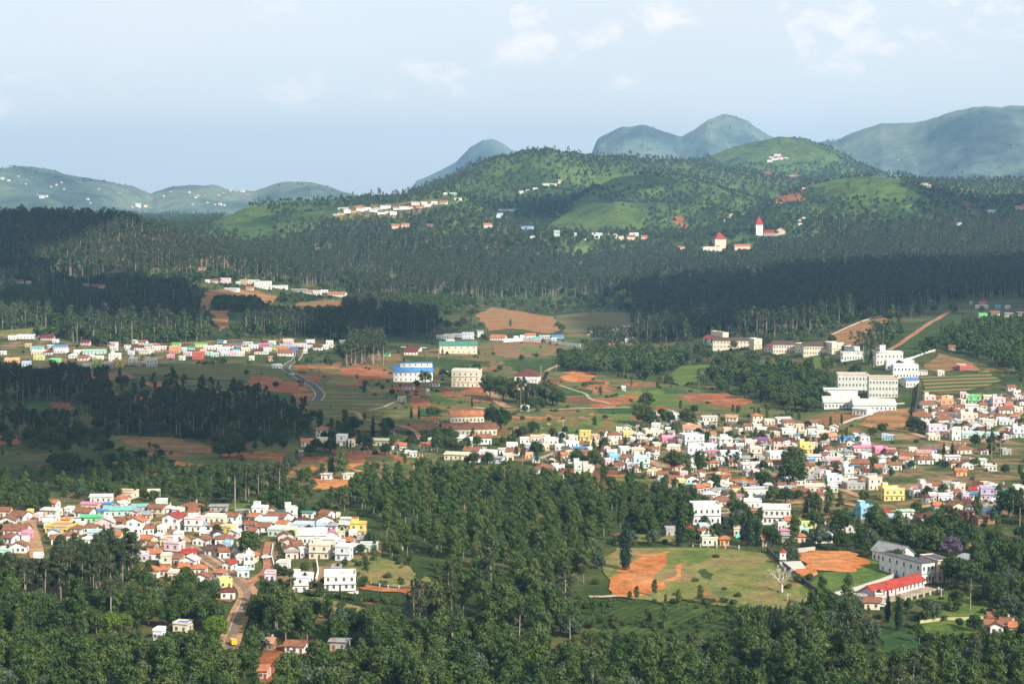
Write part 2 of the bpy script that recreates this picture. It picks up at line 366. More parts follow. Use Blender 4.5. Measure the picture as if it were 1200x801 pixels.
# the slope the view is taken from
yy = np.array([-900, -300, -60, 30, 90, 180.]); zz = np.array([260, 190, 148, 132, 60, 0.])
xs = np.linspace(-1, 1, 31); VV = []
for y, z in zip(yy, zz):
    for u in xs: VV.append((u * 400, y, (z if y < 179 else float(H(u * 400, 180))) - 4))
VV = np.array(VV); ii = (np.arange(5)[:, None] * 31 + np.arange(30)[None]).ravel()
VV[:, 2] = np.where(VV[:, 1] > 10, VV[:, 2] - 0, VV[:, 2] - 8)
g2 = obj('hill', np_mesh('hill', VV, np.stack([ii, ii + 1, ii + 32, ii + 31], -1), M_GROUND))
tag(g2, 'steep grassy slope below the viewpoint', 'hill', kind='structure')

# ------------------------------------------------------------------ fields, meadows, bare earth, roads
def field_mat(name, stops, scale=.06, fine=.5, rows=0, rowdir=0, rowk=.5, bump=.5, rowcol=None):
    def b(t, o):
        c = ramp(t, noise(t, scale, 6, .62, coord='World'), stops)
        c = mixc(t, .9, c, ramp(t, noise(t, fine, 6, .75, coord='World'), [(.32, (.45, .5, .45)), (.5, (.95, .95, .95)), (.68, (1.35, 1.25, 1.1))]), 'MULTIPLY')
        c = mixc(t, .8, c, ramp(t, noise(t, .11, 5, .7, coord='World'), [(.36, (.62, .68, .6)), (.55, (1.05, 1.0, .95))]), 'MULTIPLY')
        if rows:
            g = N(t, 'ShaderNodeNewGeometry'); m = N(t, 'ShaderNodeMapping'); m.inputs['Rotation'].default_value = (0, 0, rowdir); t.links.new(g.outputs['Position'], m.inputs[0])
            w = N(t, 'ShaderNodeTexWave', i_Scale=.314 / rows, i_Distortion=5.0, i_Detail=3); w.inputs['Detail Scale'].default_value = .25; t.links.new(m.outputs[0], w.inputs[0])
            c = mixc(t, ramp(t, w.outputs['Fac'], [(.35, (0, 0, 0)), (.6, (rowk,) * 3)]), c, rowcol or (.02, .03, .01))
        princ(t, o, c, .95, .1, bump=noise(t, .8, 4, .7, coord='World'), bstr=bump, bdist=.3)
    return mat(name, b)
FM = dict(
 soil=field_mat('red_soil', [(.3, (.17, .062, .026)), (.5, (.30, .105, .045)), (.68, (.36, .17, .085)), (.8, (.14, .11, .045))], .07),
 darksoil=field_mat('dark_soil', [(.3, (.10, .038, .022)), (.55, (.17, .07, .035)), (.75, (.12, .10, .045))], .07),
 pitch=field_mat('orange_earth', [(.3, (.30, .095, .028)), (.46, (.41, .145, .045)), (.58, (.47, .20, .08)), (.74, (.36, .20, .08)), (.9, (.18, .15, .05))], .035, .25),
 brown=field_mat('brown_earth', [(.3, (.14, .085, .04)), (.5, (.24, .135, .065)), (.7, (.20, .15, .06))], .05, rows=24, rowdir=1.5, rowk=.3, rowcol=(.09, .06, .03)),
 terr=field_mat('terraced_earth', [(.3, (.25, .105, .045)), (.5, (.36, .17, .075)), (.7, (.26, .17, .07))], .05, rows=30, rowdir=1.54, rowk=.5, rowcol=(.11, .085, .035)),
 dry=field_mat('dry_grass', [(.3, (.080, .110, .026)), (.44, (.135, .155, .040)), (.54, (.18, .17, .060)), (.66, (.25, .16, .075)), (.75, (.12, .13, .04))], .035),
 grass=field_mat('meadow_grass', [(.3, (.055, .095, .02)), (.5, (.095, .145, .03)), (.68, (.14, .165, .04)), (.8, (.16, .13, .05))], .04),
 hillgrass=field_mat('hill_meadow', [(.3, (.025, .05, .015)), (.42, (.055, .095, .024)), (.54, (.090, .135, .032)), (.62, (.045, .08, .02)), (.76, (.11, .10, .04))], .010, .05),
 tea=field_mat('tea_bushes', [(.3, (.022, .042, .010)), (.5, (.042, .075, .016)), (.7, (.075, .11, .026))], .05, .6, rows=3.4, rowdir=.5, rowk=.4, rowcol=(.012, .022, .006)),
 crop=field_mat('green_crop', [(.3, (.022, .060, .016)), (.5, (.032, .085, .02)), (.7, (.05, .10, .025))], .04, .5, rows=4, rowdir=1.3, rowk=.3),
 cropt=field_mat('terraced_crop', [(.3, (.022, .055, .015)), (.5, (.04, .08, .02)), (.7, (.06, .10, .03))], .05, .5, rows=14, rowdir=1.45, rowk=.75, rowcol=(.25, .16, .07)),
 terrdry=field_mat('terraced_grass', [(.3, (.085, .10, .03)), (.5, (.14, .14, .048)), (.7, (.20, .15, .07))], .05, rows=24, rowdir=1.52, rowk=.6, rowcol=(.05, .06, .02)),
 town=field_mat('trodden_ground', [(.30, (.035, .06, .015)), (.47, (.075, .095, .03)), (.54, (.18, .12, .06)), (.64, (.28, .19, .11)), (.8, (.24, .11, .055))], .045),
 mix=field_mat('patchwork_plots', [(.32, (.04, .07, .018)), (.42, (.08, .11, .03)), (.5, (.13, .13, .045)), (.58, (.24, .11, .05)), (.7, (.30, .13, .06)), (.8, (.07, .09, .03))], .022, .3, rows=13, rowdir=1.4, rowk=.3, rowcol=(.05, .06, .02)))
CLEAR = []; TIGHT = []       # polygons of the photograph where no scattered tree may stand
def drape(pw, step, off):
    """triangles over the ground inside a world-space outline"""
    n = len(pw); x0, y0 = pw.min(0); x1, y1 = pw.max(0)
    gx, gy = np.meshgrid(np.arange(x0 + step / 2, x1, step), np.arange(y0 + step / 2, y1, step))
    gx = gx.ravel() + .11 * step * np.sin(gy.ravel()); gy = gy.ravel()
    k = in_poly(gx, gy, [tuple(p) for p in pw]); pts = np.concatenate([pw, np.stack([gx[k], gy[k]], -1)])
    vo, _, fo, _, _, _ = delaunay_2d_cdt([Vector(p) for p in pts], [], [list(range(n))], 1, 1e-4)
    P = np.array([(v.x, v.y) for v in vo]); z = H(P[:, 0], P[:, 1]) + off
    return np.column_stack([P, z]), [tuple(f) for f in fo]
LAY = [0]
def patch(kind, poly, label=None, name=None, clear=True, wob=1.0, thick=True):
    wob = 2.4 if kind == 'pitch' else wob
    LAY[0] += 1; rr = random.Random(LAY[0] * 13)
    W = [hit(*p) for p in poly]; P = []
    cy = sum(w.y for w in W) / len(W)
    for i, a in enumerate(W):
        b = W[(i + 1) % len(W)]; L = (b.xy - a.xy).length; n = max(2, int(L / (.011 * cy)))
        nn = Vector((-(b - a).y, (b - a).x)).normalized() if L > 0 else Vector((0, 1))
        for k in range(n):
            q = a.xy.lerp(b.xy, k / n); amp = wob * .0022 * cy * (1 if 0 < k else .3)
            P.append(q + nn * rr.uniform(-1, 1) * amp)
    P = np.array([(p.x, p.y) for p in P]); step = max(2.2, .0042 * cy)
    area = (P.max(0) - P.min(0)).prod()
    if area / step ** 2 > 5000: step = math.sqrt(area / 5000)
    V_, F_ = drape(P, step, .10 + .00007 * cy + .015 * (LAY[0] % 20))
    me = mesh(name or kind, V_, F_, [FM[kind]], smooth=True)
    nm = name or dict(soil='soil_field', darksoil='soil_field', pitch='dirt_pitch', brown='ploughed_field', terr='terraced_field', dry='dry_meadow', grass='meadow', hillgrass='meadow',
                      tea='tea_field', crop='crop_field', cropt='terraced_field', terrdry='terraced_field', town='village_ground', mix='farm_land')[kind]
    me.name = nm; o = obj(nm, me)
    tag(o, label or 'field on the valley floor', nm.replace('_', ' '), kind='structure')
    if clear: CLEAR.append(poly)
    if kind not in ('mix', 'town', 'dry'): TIGHT.append(poly)
    return o
L = lambda s: [tuple(float(v) for v in p.split(',')) for p in s.split()]
# broad land first, then the plots laid into it
patch('mix', L('285,432 420,424 455,446 520,452 600,430 660,432 740,445 800,452 880,470 930,484 1010,480 1010,512 930,502 830,496 760,505 700,512 600,516 560,512 500,505 430,505 350,500 340,478 290,458'), 'patchwork of small red and green plots across the valley floor', clear=True)
patch('mix', L('395,418 470,414 580,398 660,392 740,384 760,398 700,420 640,440 560,436 455,448 400,440'), 'plots around the blue roofed hall', clear=True)
patch('mix', L('90,507 240,515 350,520 500,530 600,545 610,566 480,566 400,575 330,556 240,545 130,525'), 'mixed red soil and scrub strip below the dark woods', clear=False)
patch('town', L('-10,598 60,590 110,585 185,592 260,595 330,603 420,608 446,640 440,668 420,694 350,694 296,700 268,706 200,690 140,672 60,664 -10,657'), 'trodden ground between the houses of the lower left village', clear=True)
patch('town', L('598,515 700,508 760,500 830,490 900,492 960,498 1010,508 1060,506 1072,480 1090,466 1140,462 1210,460 1210,606 1130,604 1060,606 960,602 880,602 830,598 815,572 770,572 740,552 690,548 640,545 600,540'), 'trodden ground between the houses of the right-hand town', clear=True)
patch('town', L('0,402 60,396 130,408 200,402 300,397 395,396 395,405 350,414 300,414 230,418 180,428 60,428 0,420'), 'ground between the colourful shaded houses', clear=True)
_pr = random.Random(21); _n = 0
_areas = [L('290,434 420,426 455,448 520,454 600,434 660,434 740,447 800,454 880,472 920,482 800,484 700,478 600,470 560,476 500,496 430,500 350,498 340,478 290,458'), L('395,420 470,416 640,420 600,436 455,446 400,438'),
          L('95,508 240,516 350,522 500,532 600,547 600,562 480,562 400,570 330,552 240,542 130,523'), L('0,440 60,440 110,446 200,440 330,440 330,500 260,512 100,500 0,490'), L('600,545 760,550 800,572 760,590 640,566')]
while _n < 105:
    A = _areas[_pr.choice([0, 0, 0, 0, 1, 2, 2, 3, 4])]; x, y = _pr.uniform(min(p[0] for p in A), max(p[0] for p in A)), _pr.uniform(min(p[1] for p in A), max(p[1] for p in A))
    w, h = _pr.uniform(9, 24), _pr.uniform(1.8, 4.2) * (1 + (y - 430) / 160); sk = _pr.uniform(-8, 8)
    q = [(x - w + sk, y - h), (x + w * _pr.uniform(.7, 1) + sk, y - h * _pr.uniform(.6, 1.1)), (x + w, y + h * _pr.uniform(.6, 1.1)), (x - w * _pr.uniform(.7, 1), y + h)]
    if not in_poly(np.array([a for a, b in q]), np.array([b for a, b in q]), A).all(): continue
    kd = _pr.choice(['soil', 'soil', 'darksoil', 'brown', 'dry', 'terrdry', 'grass', 'crop', 'tea', 'dry']); _n += 1
    patch(kd, q, {'soil': 'small red earth plot', 'darksoil': 'small dark earth plot', 'brown': 'small brown ploughed plot', 'dry': 'small dry grass plot', 'terrdry': 'small terraced grass plot', 'grass': 'small green grass plot', 'crop': 'small dark green crop plot', 'tea': 'small tea plot'}[kd] + ' on the valley floor', clear=False, wob=1.6)
patch('dry', L('703,655 722,642 790,642 860,644 905,650 930,672 962,706 930,714 860,712 800,703 770,706 740,702 716,699'), 'dry green meadow beside the orange pitch')
patch('pitch', L('712,677 728,662 748,650 786,646 780,662 768,674 757,690 742,701 720,698'), 'bare orange playing field at the edge of the plantation')
patch('pitch', L('757,689 778,679 795,670 797,661 802,662 801,674 780,683 762,694'), 'worn orange streak in the dry meadow')
patch('tea', L('818,670 826,667 838,674 834,680 824,677'), 'dark scrub clump on the dry meadow')
patch('brown', L('812,690 826,688 846,704 838,710 822,702'), 'brown scarred bank on the dry meadow')
patch('grass', L('800,645 830,645 822,660 806,664'), 'greener streak on the dry meadow', wob=2)
patch('grass', L('934,690 968,672 1005,668 1018,650 1056,664 1046,676 980,696 955,704'), 'green slope below the upper orange pitch')
patch('pitch', L('931,650 948,644 975,646 1006,650 1015,655 1004,667 985,671 960,669 952,677 940,676 936,667 946,662'), 'orange dirt pitch below the white block houses')
patch('tea', L('672,702 745,703 800,706 850,712 872,724 850,744 800,750 740,746 700,736 664,722'), 'tea field with curved rows below the orange pitch')
patch('pitch', L('597,497 600,487 640,484 702,482 699,488 680,496 640,503 612,507 598,509'), 'long orange field beside the tall cypress clump')
patch('grass', L('640,503 682,496 700,485 738,486 750,498 738,502 700,505 660,505'), 'light green field in the town centre')
patch('terr', L('557,371 575,360 612,365 648,371 656,388 640,391 600,385 572,388'), 'terraced orange hillside plot above the sports ground')
patch('cropt', L('652,370 690,366 738,366 740,383 700,388 662,391'), 'green terraces beside the dark wood')
patch('brown', L('578,406 600,402 650,405 656,412 642,418 592,420 578,414'), 'brown sports ground behind the white wall')
patch('grass', L('608,409 626,405 646,413 620,414'), 'green patch in the brown sports ground')
patch('tea', L('470,417 500,418 575,424 580,431 545,437 505,433 470,428'), 'dark green tea strip above the blue roofed hall')
patch('tea', L('588,423 650,420 662,432 640,437 590,434'), 'dark green tea strip above the maroon roofed hall')
for s, k, lb in [
 ('402,431 455,433 455,444 402,446', 'soil', 'red plot left of the blue roofed hall'), ('291,439 330,437 351,449 330,457 300,457 286,451', 'soil', 'large red plot left of the curving road'),
 ('317,456 350,450 366,458 350,461 318,460', 'soil', 'orange plot touching the curving road'), ('341,462 369,460 368,469 340,471', 'soil', 'lowest orange plot left of the road bend'),
 ('352,440 375,440 379,443 368,448 357,446', 'soil', 'small orange plot right of the curving road'), ('393,452 405,443 428,443 428,453', 'soil', 'red plot in the middle of the dry fields'),
 ('342,429 400,429 402,433 344,433', 'soil', 'thin red strip at the top of the dry fields'), ('404,432 428,429 430,436 408,435', 'soil', 'small red plot below the shaded wood'),
 ('372,464 430,456 470,470 466,490 440,495 385,492 362,486 356,474', 'terrdry', 'pale terraced grass below the road bend'), ('318,459 340,462 340,471 322,472 305,466', 'crop', 'green plot left of the lowest orange plot'),
 ('478,468 505,468 508,476 480,477', 'soil', 'red plot below the pump house'), ('513,467 573,467 577,474 515,475', 'soil', 'long red plot below the white college block'),
 ('478,459 494,459 494,466 480,467', 'soil', 'small red plot beside the pump house'), ('518,458 534,458 533,465 518,466', 'soil', 'small red plot in front of the white college block'),
 ('499,460 517,459 517,467 505,467', 'grass', 'small green plot between two red plots'), ('659,440 672,435 696,437 694,447 685,450 663,446', 'pitch', 'orange mound below the dark trees'),
 ('695,445 712,446 714,455 693,453', 'soil', 'red plot right of the orange mound'), ('721,449 742,449 744,453 722,453', 'soil', 'thin tan strip near the white hut'),
 ('687,457 703,457 703,462 688,462', 'soil', 'little red plot left of the white hut'), ('708,467 735,467 740,474 715,474', 'soil', 'red plot beside the winding path'),
 ('690,474 722,473 724,479 690,479', 'soil', 'red plot below the winding path'), ('656,466 700,466 700,472 658,472', 'darksoil', 'dark red plot right of the old trees'),
 ('699,480 725,475 742,478 742,485 705,485', 'crop', 'dark green plot above the light green field'), ('655,455 690,455 692,463 660,464', 'crop', 'dark green plot below the orange mound'),
 ('740,463 790,462 802,467 745,471', 'grass', 'green plot left of the lone dark tree'), ('800,462 850,461 884,472 862,480 820,470', 'soil', 'red field below the oak wood'),
 ('766,475 785,474 784,480 768,481', 'soil', 'red plot beside the lone round tree'), ('57,471 84,472 84,482 58,483', 'darksoil', 'dark red plot in the shade at the left'),
 ('30,470 57,471 57,483 28,482', 'crop', 'shaded green plot at the left'), ('150,468 192,470 184,482 138,482', 'darksoil', 'shaded plot with a pale fence'),
 ('140,514 200,513 250,525 246,533 200,529 150,523', 'brown', 'dry brown slope below the shaded wood'), ('-10,511 20,510 25,520 -10,522', 'soil', 'soil patch at the left edge'),
 ('202,534 240,531 256,535 232,547 205,546', 'pitch', 'orange bank under the brown slope'), ('284,533 335,531 332,541 290,542', 'pitch', 'orange bank right of the brown slope'),
 ('354,549 370,540 400,533 420,535 392,545 375,552', 'pitch', 'slanting orange plot below the farm houses'), ('405,537 420,536 425,552 412,557 405,548', 'pitch', 'orange plot behind the small grove'),
 ('440,535 460,533 478,536 478,541 445,540', 'soil', 'orange strip below the fence posts'), ('432,543 449,542 440,551', 'pitch', 'small orange triangle between the groves'),
 ('453,554 466,552 466,564 452,563', 'darksoil', 'dark red bank above the plantation'), ('364,560 400,561 408,566 380,574 368,573', 'pitch', 'orange triangle above the plantation'),
 ('444,511 465,507 481,511 476,517 447,516', 'grass', 'bright green plot above the pale roofed shed'), ('582,553 612,554 616,560 600,565 585,561', 'soil', 'orange bank at the upper edge of the plantation'),
 ('492,548 505,545 513,550 500,556 491,553', 'grass', 'small round green plot above the plantation'), ('696,556 735,556 736,567 712,571 698,563', 'soil', 'red plot beside the cream temple'),
 ('701,551 724,551 722,556 702,556', 'darksoil', 'dark red plot above the cream temple'), ('856,562 870,559 893,566 890,572 870,572', 'pitch', 'orange heap in the town'),
 ('973,394 1005,379 1035,372 1041,378 1025,388 1018,403 995,405 978,401', 'terr', 'bare orange terrace above the college'), ('1040,412 1062,390 1110,366 1132,372 1126,386 1085,400 1075,418 1045,424', 'tea', 'green tea slope behind the college'),
 ('1085,426 1100,414 1130,422 1150,436 1120,433 1105,440 1085,433', 'brown', 'brown cutting right of the college'), ('1078,443 1120,441 1160,434 1174,446 1130,461 1080,461', 'cropt', 'curved green terraces above the town'),
 ('1004,498 1020,487 1045,480 1068,478 1066,492 1060,506 1035,504', 'terr', 'terraced red slope below the long sheds'), ('1000,516 1045,512 1085,520 1095,530 1070,534 1040,536', 'brown', 'brown slope among the town houses'),
 ('1028,560 1060,552 1105,549 1120,550 1150,552 1187,558 1176,564 1140,569 1105,565 1070,571 1035,571', 'crop', 'broad dark green field in the town'), ('1166,527 1206,524 1206,536 1170,536', 'crop', 'green field at the right edge of the town'),
 ('1168,541 1206,541 1206,549 1170,549', 'crop', 'lower green field at the right edge of the town'), ('884,595 940,590 952,600 940,609 890,607', 'dry', 'dry grass above the white blocks'),
 ('998,606 1045,607 1050,616 1010,616', 'brown', 'tan yard below the azure house'), ('1120,614 1206,640 1206,655 1140,636', 'crop', 'shaded green slope at the right'),
 ('1137,639 1148,633 1168,645 1165,649 1142,651', 'pitch', 'orange terrace among the trees at the right'), ('1176,657 1192,657 1194,664 1178,664', 'pitch', 'small orange cut at the right edge'),
 ('1028,746 1050,741 1080,742 1078,760 1040,766', 'crop', 'bright green vegetable plot above the bottom trees'), ('1080,733 1110,727 1152,727 1156,740 1120,746 1085,742', 'grass', 'green paddock left of the small farm'),
 ('990,722 1020,718 1035,728 1010,734', 'darksoil', 'dark soil plot below the parked cars'), ('405,656 440,652 480,665 517,690 480,690 430,682 400,668', 'dry', 'dry slope right of the lower village'),
 ('422,684 470,690 505,689 517,698 500,702 480,701 470,694 424,691', 'soil', 'red earth strip right of the big white house'), ('347,701 370,700 400,706 432,714 430,723 385,725 355,716', 'dry', 'dry clearing below the big white house'),
 ('350,702 370,702 390,708 372,712', 'soil', 'red scar in the dry clearing'), ('305,768 330,756 372,764 400,760 412,768 360,772 345,785 318,801 300,800', 'soil', 'red yard around the brown roofed farmhouse'),
 ('250,590 330,590 330,596 250,598', 'grass', 'green verge above the village'), ('236,350 245,340 255,339 300,341 327,348 317,362 308,360 303,351 290,348 255,350 246,356 238,366 231,365', 'terr', 'terracotta terrace below the hill villas'),
 ('246,364 268,364 271,380 258,389 252,380', 'terr', 'lower terracotta terrace'), ('232,370 242,367 242,378 232,375', 'terr', 'small terracotta terrace at the left'),
 ('318,362 350,354 400,351 406,356 385,370 365,377 340,373', 'brown', 'brown ploughed field below the hill villas'), ('270,368 300,367 302,378 275,382', 'crop', 'small green plot between the terraces'),
 ('296,379 316,369 318,372 300,383', 'terr', 'thin tan terrace'), ('-10,388 60,383 92,388 50,394 -10,398', 'dry', 'grassy bank below the left wood'), ('800,428 830,428 840,440 800,452 770,446', 'grass', 'field under the oak wood'),
 ('940,418 975,418 980,430 950,436', 'grass', 'bright lawn below the long college block'), ('425,566 500,560 500,566 430,572', 'tea', 'tea strip at the top of the plantation'), ('455,667 500,650 530,665 500,675', 'tea', 'tea clearing in the plantation'),
 ('720,625 790,627 790,635 730,637', 'dry', 'rough bank above the orange pitch'), ('1086,700 1150,690 1170,722 1095,725', 'grass', 'grassy slope below the school')]:
    patch(k, L(s), lb)
patch('terrdry', L('120,430 200,429 300,426 345,430 335,442 290,446 262,446 205,441 150,438'), 'shaded terraced grass below the colourful houses')
patch('brown', L('96,436 150,436 160,444 110,448'), 'dark earth slope at the shaded houses')
patch('town', L('385,256 400,243 460,239 528,233 542,240 500,250 450,256 410,259'), 'pale ground of the hill village')
for s in ['250,264 270,247 290,242 312,243 320,251 300,257 285,264 262,267', '697,210 740,206 790,211 772,222 732,216 705,221', '664,250 688,228 722,240 762,250 752,268 700,273 640,268',
          '830,183 870,169 910,161 945,164 962,176 988,189 930,193 880,191 842,191', '945,219 980,211 1030,207 1060,213 1087,225 1060,236 1010,231 990,233 960,229', '815,263 850,241 880,233 915,239 870,253 840,263',
          '960,250 1000,245 1040,254 1062,262 1000,263', '476,283 495,277 512,285 530,279 547,286 520,293 480,291', '605,268 632,262 660,246 668,262 640,276', '640,178 664,178 690,184 668,192 640,188', '780,240 810,232 830,240 800,256', '1080,240 1130,238 1150,250 1100,258',
          '770,262 812,256 830,262 800,272', '820,222 860,222 850,236 826,236', '574,196 600,186 614,192 590,204', '700,278 740,270 760,276 730,284']:
    patch('hillgrass', L(s), 'bright green grass slope on the wooded hills', clear=s[:3] in ('250', '697', '830', '945', '664'), wob=3.5)
for s, lb in [('790,252 800,254 808,270 795,268', 'reddish landslip on the green hill'), ('900,232 940,228 938,236 905,238', 'bare earth below the white hill building'),
              ('1128,236 1146,240 1140,246 1124,242', 'bare earth patch on the right hill'), ('455,262 480,262 480,267 458,268', 'red cut below the hill village')]:
    patch('soil', L(s), lb, wob=2)

def road(name, pts, w, m, label, cat, off=.5, clearw=None):
    W = [hit(*p) for p in pts]; Q = []
    for i in range(len(W) - 1):
        p0, p1, p2, p3 = W[max(i - 1, 0)], W[i], W[i + 1], W[min(i + 2, len(W) - 1)]
        n = max(2, int((p2 - p1).xy.length / 3))
        for k in range(n):
            t = k / n; Q.append(.5 * (2 * p1 + (p2 - p0) * t + (2 * p0 - 5 * p1 + 4 * p2 - p3) * t * t + (3 * p1 - p0 - 3 * p2 + p3) * t ** 3))
    Q.append(W[-1]); V_ = []; F_ = []; C = 5
    for i, q in enumerate(Q):
        d = (Q[min(i + 1, len(Q) - 1)] - Q[max(i - 1, 0)]).xy.normalized(); nn = Vector((-d.y, d.x))
        for k in range(C):
            p = q.xy + nn * (k / (C - 1) - .5) * w; V_.append((p.x, p.y, float(H(p.x, p.y)) + off + .00006 * p.y))
        if i: F_ += [((i - 1) * C + k, (i - 1) * C + k + 1, i * C + k + 1, i * C + k) for k in range(C - 1)]
        ROADPTS.append((q.x, q.y, w / 2 + 2.5))
    o = obj(name, mesh(name, V_, F_, [m], smooth=True)); tag(o, label, cat, kind='structure'); return Q
ROADPTS = []
M_DIRT = field_mat('packed_dirt', [(.3, (.26, .15, .08)), (.5, (.36, .22, .125)), (.7, (.42, .28, .17))], .08)
M_ASPH = field_mat('worn_asphalt', [(.3, (.07, .07, .07)), (.6, (.10, .10, .098)), (.8, (.14, .13, .12))], .1)
M_VIL = field_mat('dusty_tar', [(.3, (.17, .125, .09)), (.6, (.22, .165, .12)), (.8, (.28, .2, .14))], .1)
M_EDGE = field_mat('pale_verge', [(.3, (.30, .24, .16)), (.6, (.42, .36, .27))], .1)
M_BRICKP = field_mat('red_paving', [(.3, (.28, .13, .075)), (.6, (.36, .18, .11))], .2)
road('dirt_road', [(186, 612), (194, 620), (214, 635), (233, 651), (255, 664), (272, 677), (286, 688), (291, 697), (287, 708), (281, 720), (274, 738), (268, 756), (262, 775)], 7.5, M_DIRT, 'wide dirt road running down through the lower village', 'road', .55)
road('road', [(187, 614), (216, 637), (256, 666), (287, 690), (289, 704), (282, 718), (275, 738), (269, 756), (263, 775)], 3.0, M_VIL, 'worn asphalt strip along the village dirt road', 'road', .62)
road('lane', [(288, 688), (298, 680), (309, 674), (315, 665), (314, 650), (317, 636)], 4.6, M_BRICKP, 'reddish lane climbing from the road fork', 'lane', .6)
road('lane', [(44, 655), (41, 640), (36, 622), (34, 608)], 6, M_DIRT, 'dirt lane between the left edge houses', 'lane', .6)
q = road('road', [(350, 412), (350, 417), (345, 423), (337, 428), (335, 433), (344, 439), (356, 446), (366, 452), (373, 459), (375, 464), (371, 470)], 7.5, M_EDGE, 'pale verge of the curving road', 'road verge', .5)
road('road', [(350, 412), (350, 417), (345, 423), (337, 428), (335, 433), (344, 439), (356, 446), (366, 452), (373, 459), (375, 464), (371, 470)], 5.5, M_ASPH, 'grey asphalt road curving below the colourful houses', 'road', .6)
road('track', [(555, 478), (600, 481), (660, 480), (740, 478)], 5, M_EDGE, 'pale straight track above the long orange field', 'track')
road('track', [(632, 538), (650, 532), (662, 528), (680, 522)], 4.5, M_EDGE, 'pale track in the middle of the town', 'track')
road('track', [(571, 450), (576, 462), (585, 472), (596, 478)], 7, M_DIRT, 'reddish lane beside the tree-shaded houses', 'track')
road('footpath', [(655, 452), (668, 456), (686, 462), (692, 468), (706, 471), (716, 474)], 2.6, M_EDGE, 'pale footpath winding over the plots', 'footpath')
road('footpath', [(430, 482), (448, 478), (462, 472), (470, 470)], 2.4, M_EDGE, 'pale footpath on the dry fields', 'footpath')
road('footpath', [(404, 482), (418, 484), (428, 492), (470, 500), (486, 506), (493, 516)], 3.0, M_DIRT, 'grey lane behind the farm houses', 'footpath')
road('track', [(1040, 412), (1062, 398), (1088, 380), (1112, 366)], 5, M_BRICKP, 'brown track climbing the tea slope', 'track')
road('track', [(640, 436), (646, 432), (656, 428)], 4, M_DIRT, 'short dirt track below the wood', 'track')
road('footpath', [(1182, 490), (1200, 484), (1210, 482)], 3, M_EDGE, 'pale path between right edge fields', 'footpath')
road('lane', [(820, 604), (870, 600), (930, 590), (985, 590), (1040, 600), (1100, 592), (1180, 590)], 5, M_DIRT, 'dirt street through the lower town', 'lane')
road('lane', [(760, 540), (800, 556), (850, 553), (900, 556), (960, 566), (1010, 583)], 5, M_DIRT, 'dirt street through the upper town', 'lane')
road('lane', [(1060, 505), (1100, 517), (1150, 518), (1180, 500)], 4.5, M_DIRT, 'dirt street among the upper right houses', 'lane')
road('lane', [(1000, 706), (1030, 706), (1060, 699), (1092, 690)], 6, M_EDGE, 'paved yard in front of the red roofed school', 'lane')
road('track', [(845, 262), (870, 252), (895, 243), (918, 239)], 9, M_EDGE, 'pale road cut across the green hill', 'track', 1.5)
road('track', [(690, 700), (705, 700), (722, 699)], 3, M_EDGE, 'pale path at the lower edge of the pitch', 'track')

# ------------------------------------------------------------------ buildings
BLOCKED = []      # (x, y, radius) where nothing may be planted
def window_mesh(sill=True):
    b = MB(); b.box(-.5, .5, -.03, .05, 0, 1, 0); b.box(-.42, .42, -.05, -.031, .07, .93, 1); b.box(-.03, .03, -.07, -.051, .07, .93, 0)
    if sill: b.box(-.6, .6, -.16, -.031, -.08, -.001, 2)
    return b.mesh('window', [M_FRAME, M_GLASS, M_CONC])
WINDOW = window_mesh()
def door_mesh():
    b = MB(); b.box(-.5, .5, -.03, .05, 0, 1, 0); b.box(-.43, .43, -.06, -.031, 0, .95, 1); b.box(.28, .34, -.09, -.061, .45, .5, 0); return b.mesh('door', [M_FRAME, M_DOOR])
DOOR = door_mesh()
def tank_mesh():
    b = MB(); b.cyl(0, 0, 0, .95, .62, .62, 12); b.cyl(0, 0, .951, 1.15, .6, .25, 12); b.cyl(0, 0, 1.151, 1.25, .22, .22, 8); return b.mesh('water_tank', [M_BLACKP])
TANK = tank_mesh()
def vrot(x, y, rz, ox, oy): c, s = math.cos(rz), math.sin(rz); return ox + x * c - y * s, oy + x * s + y * c

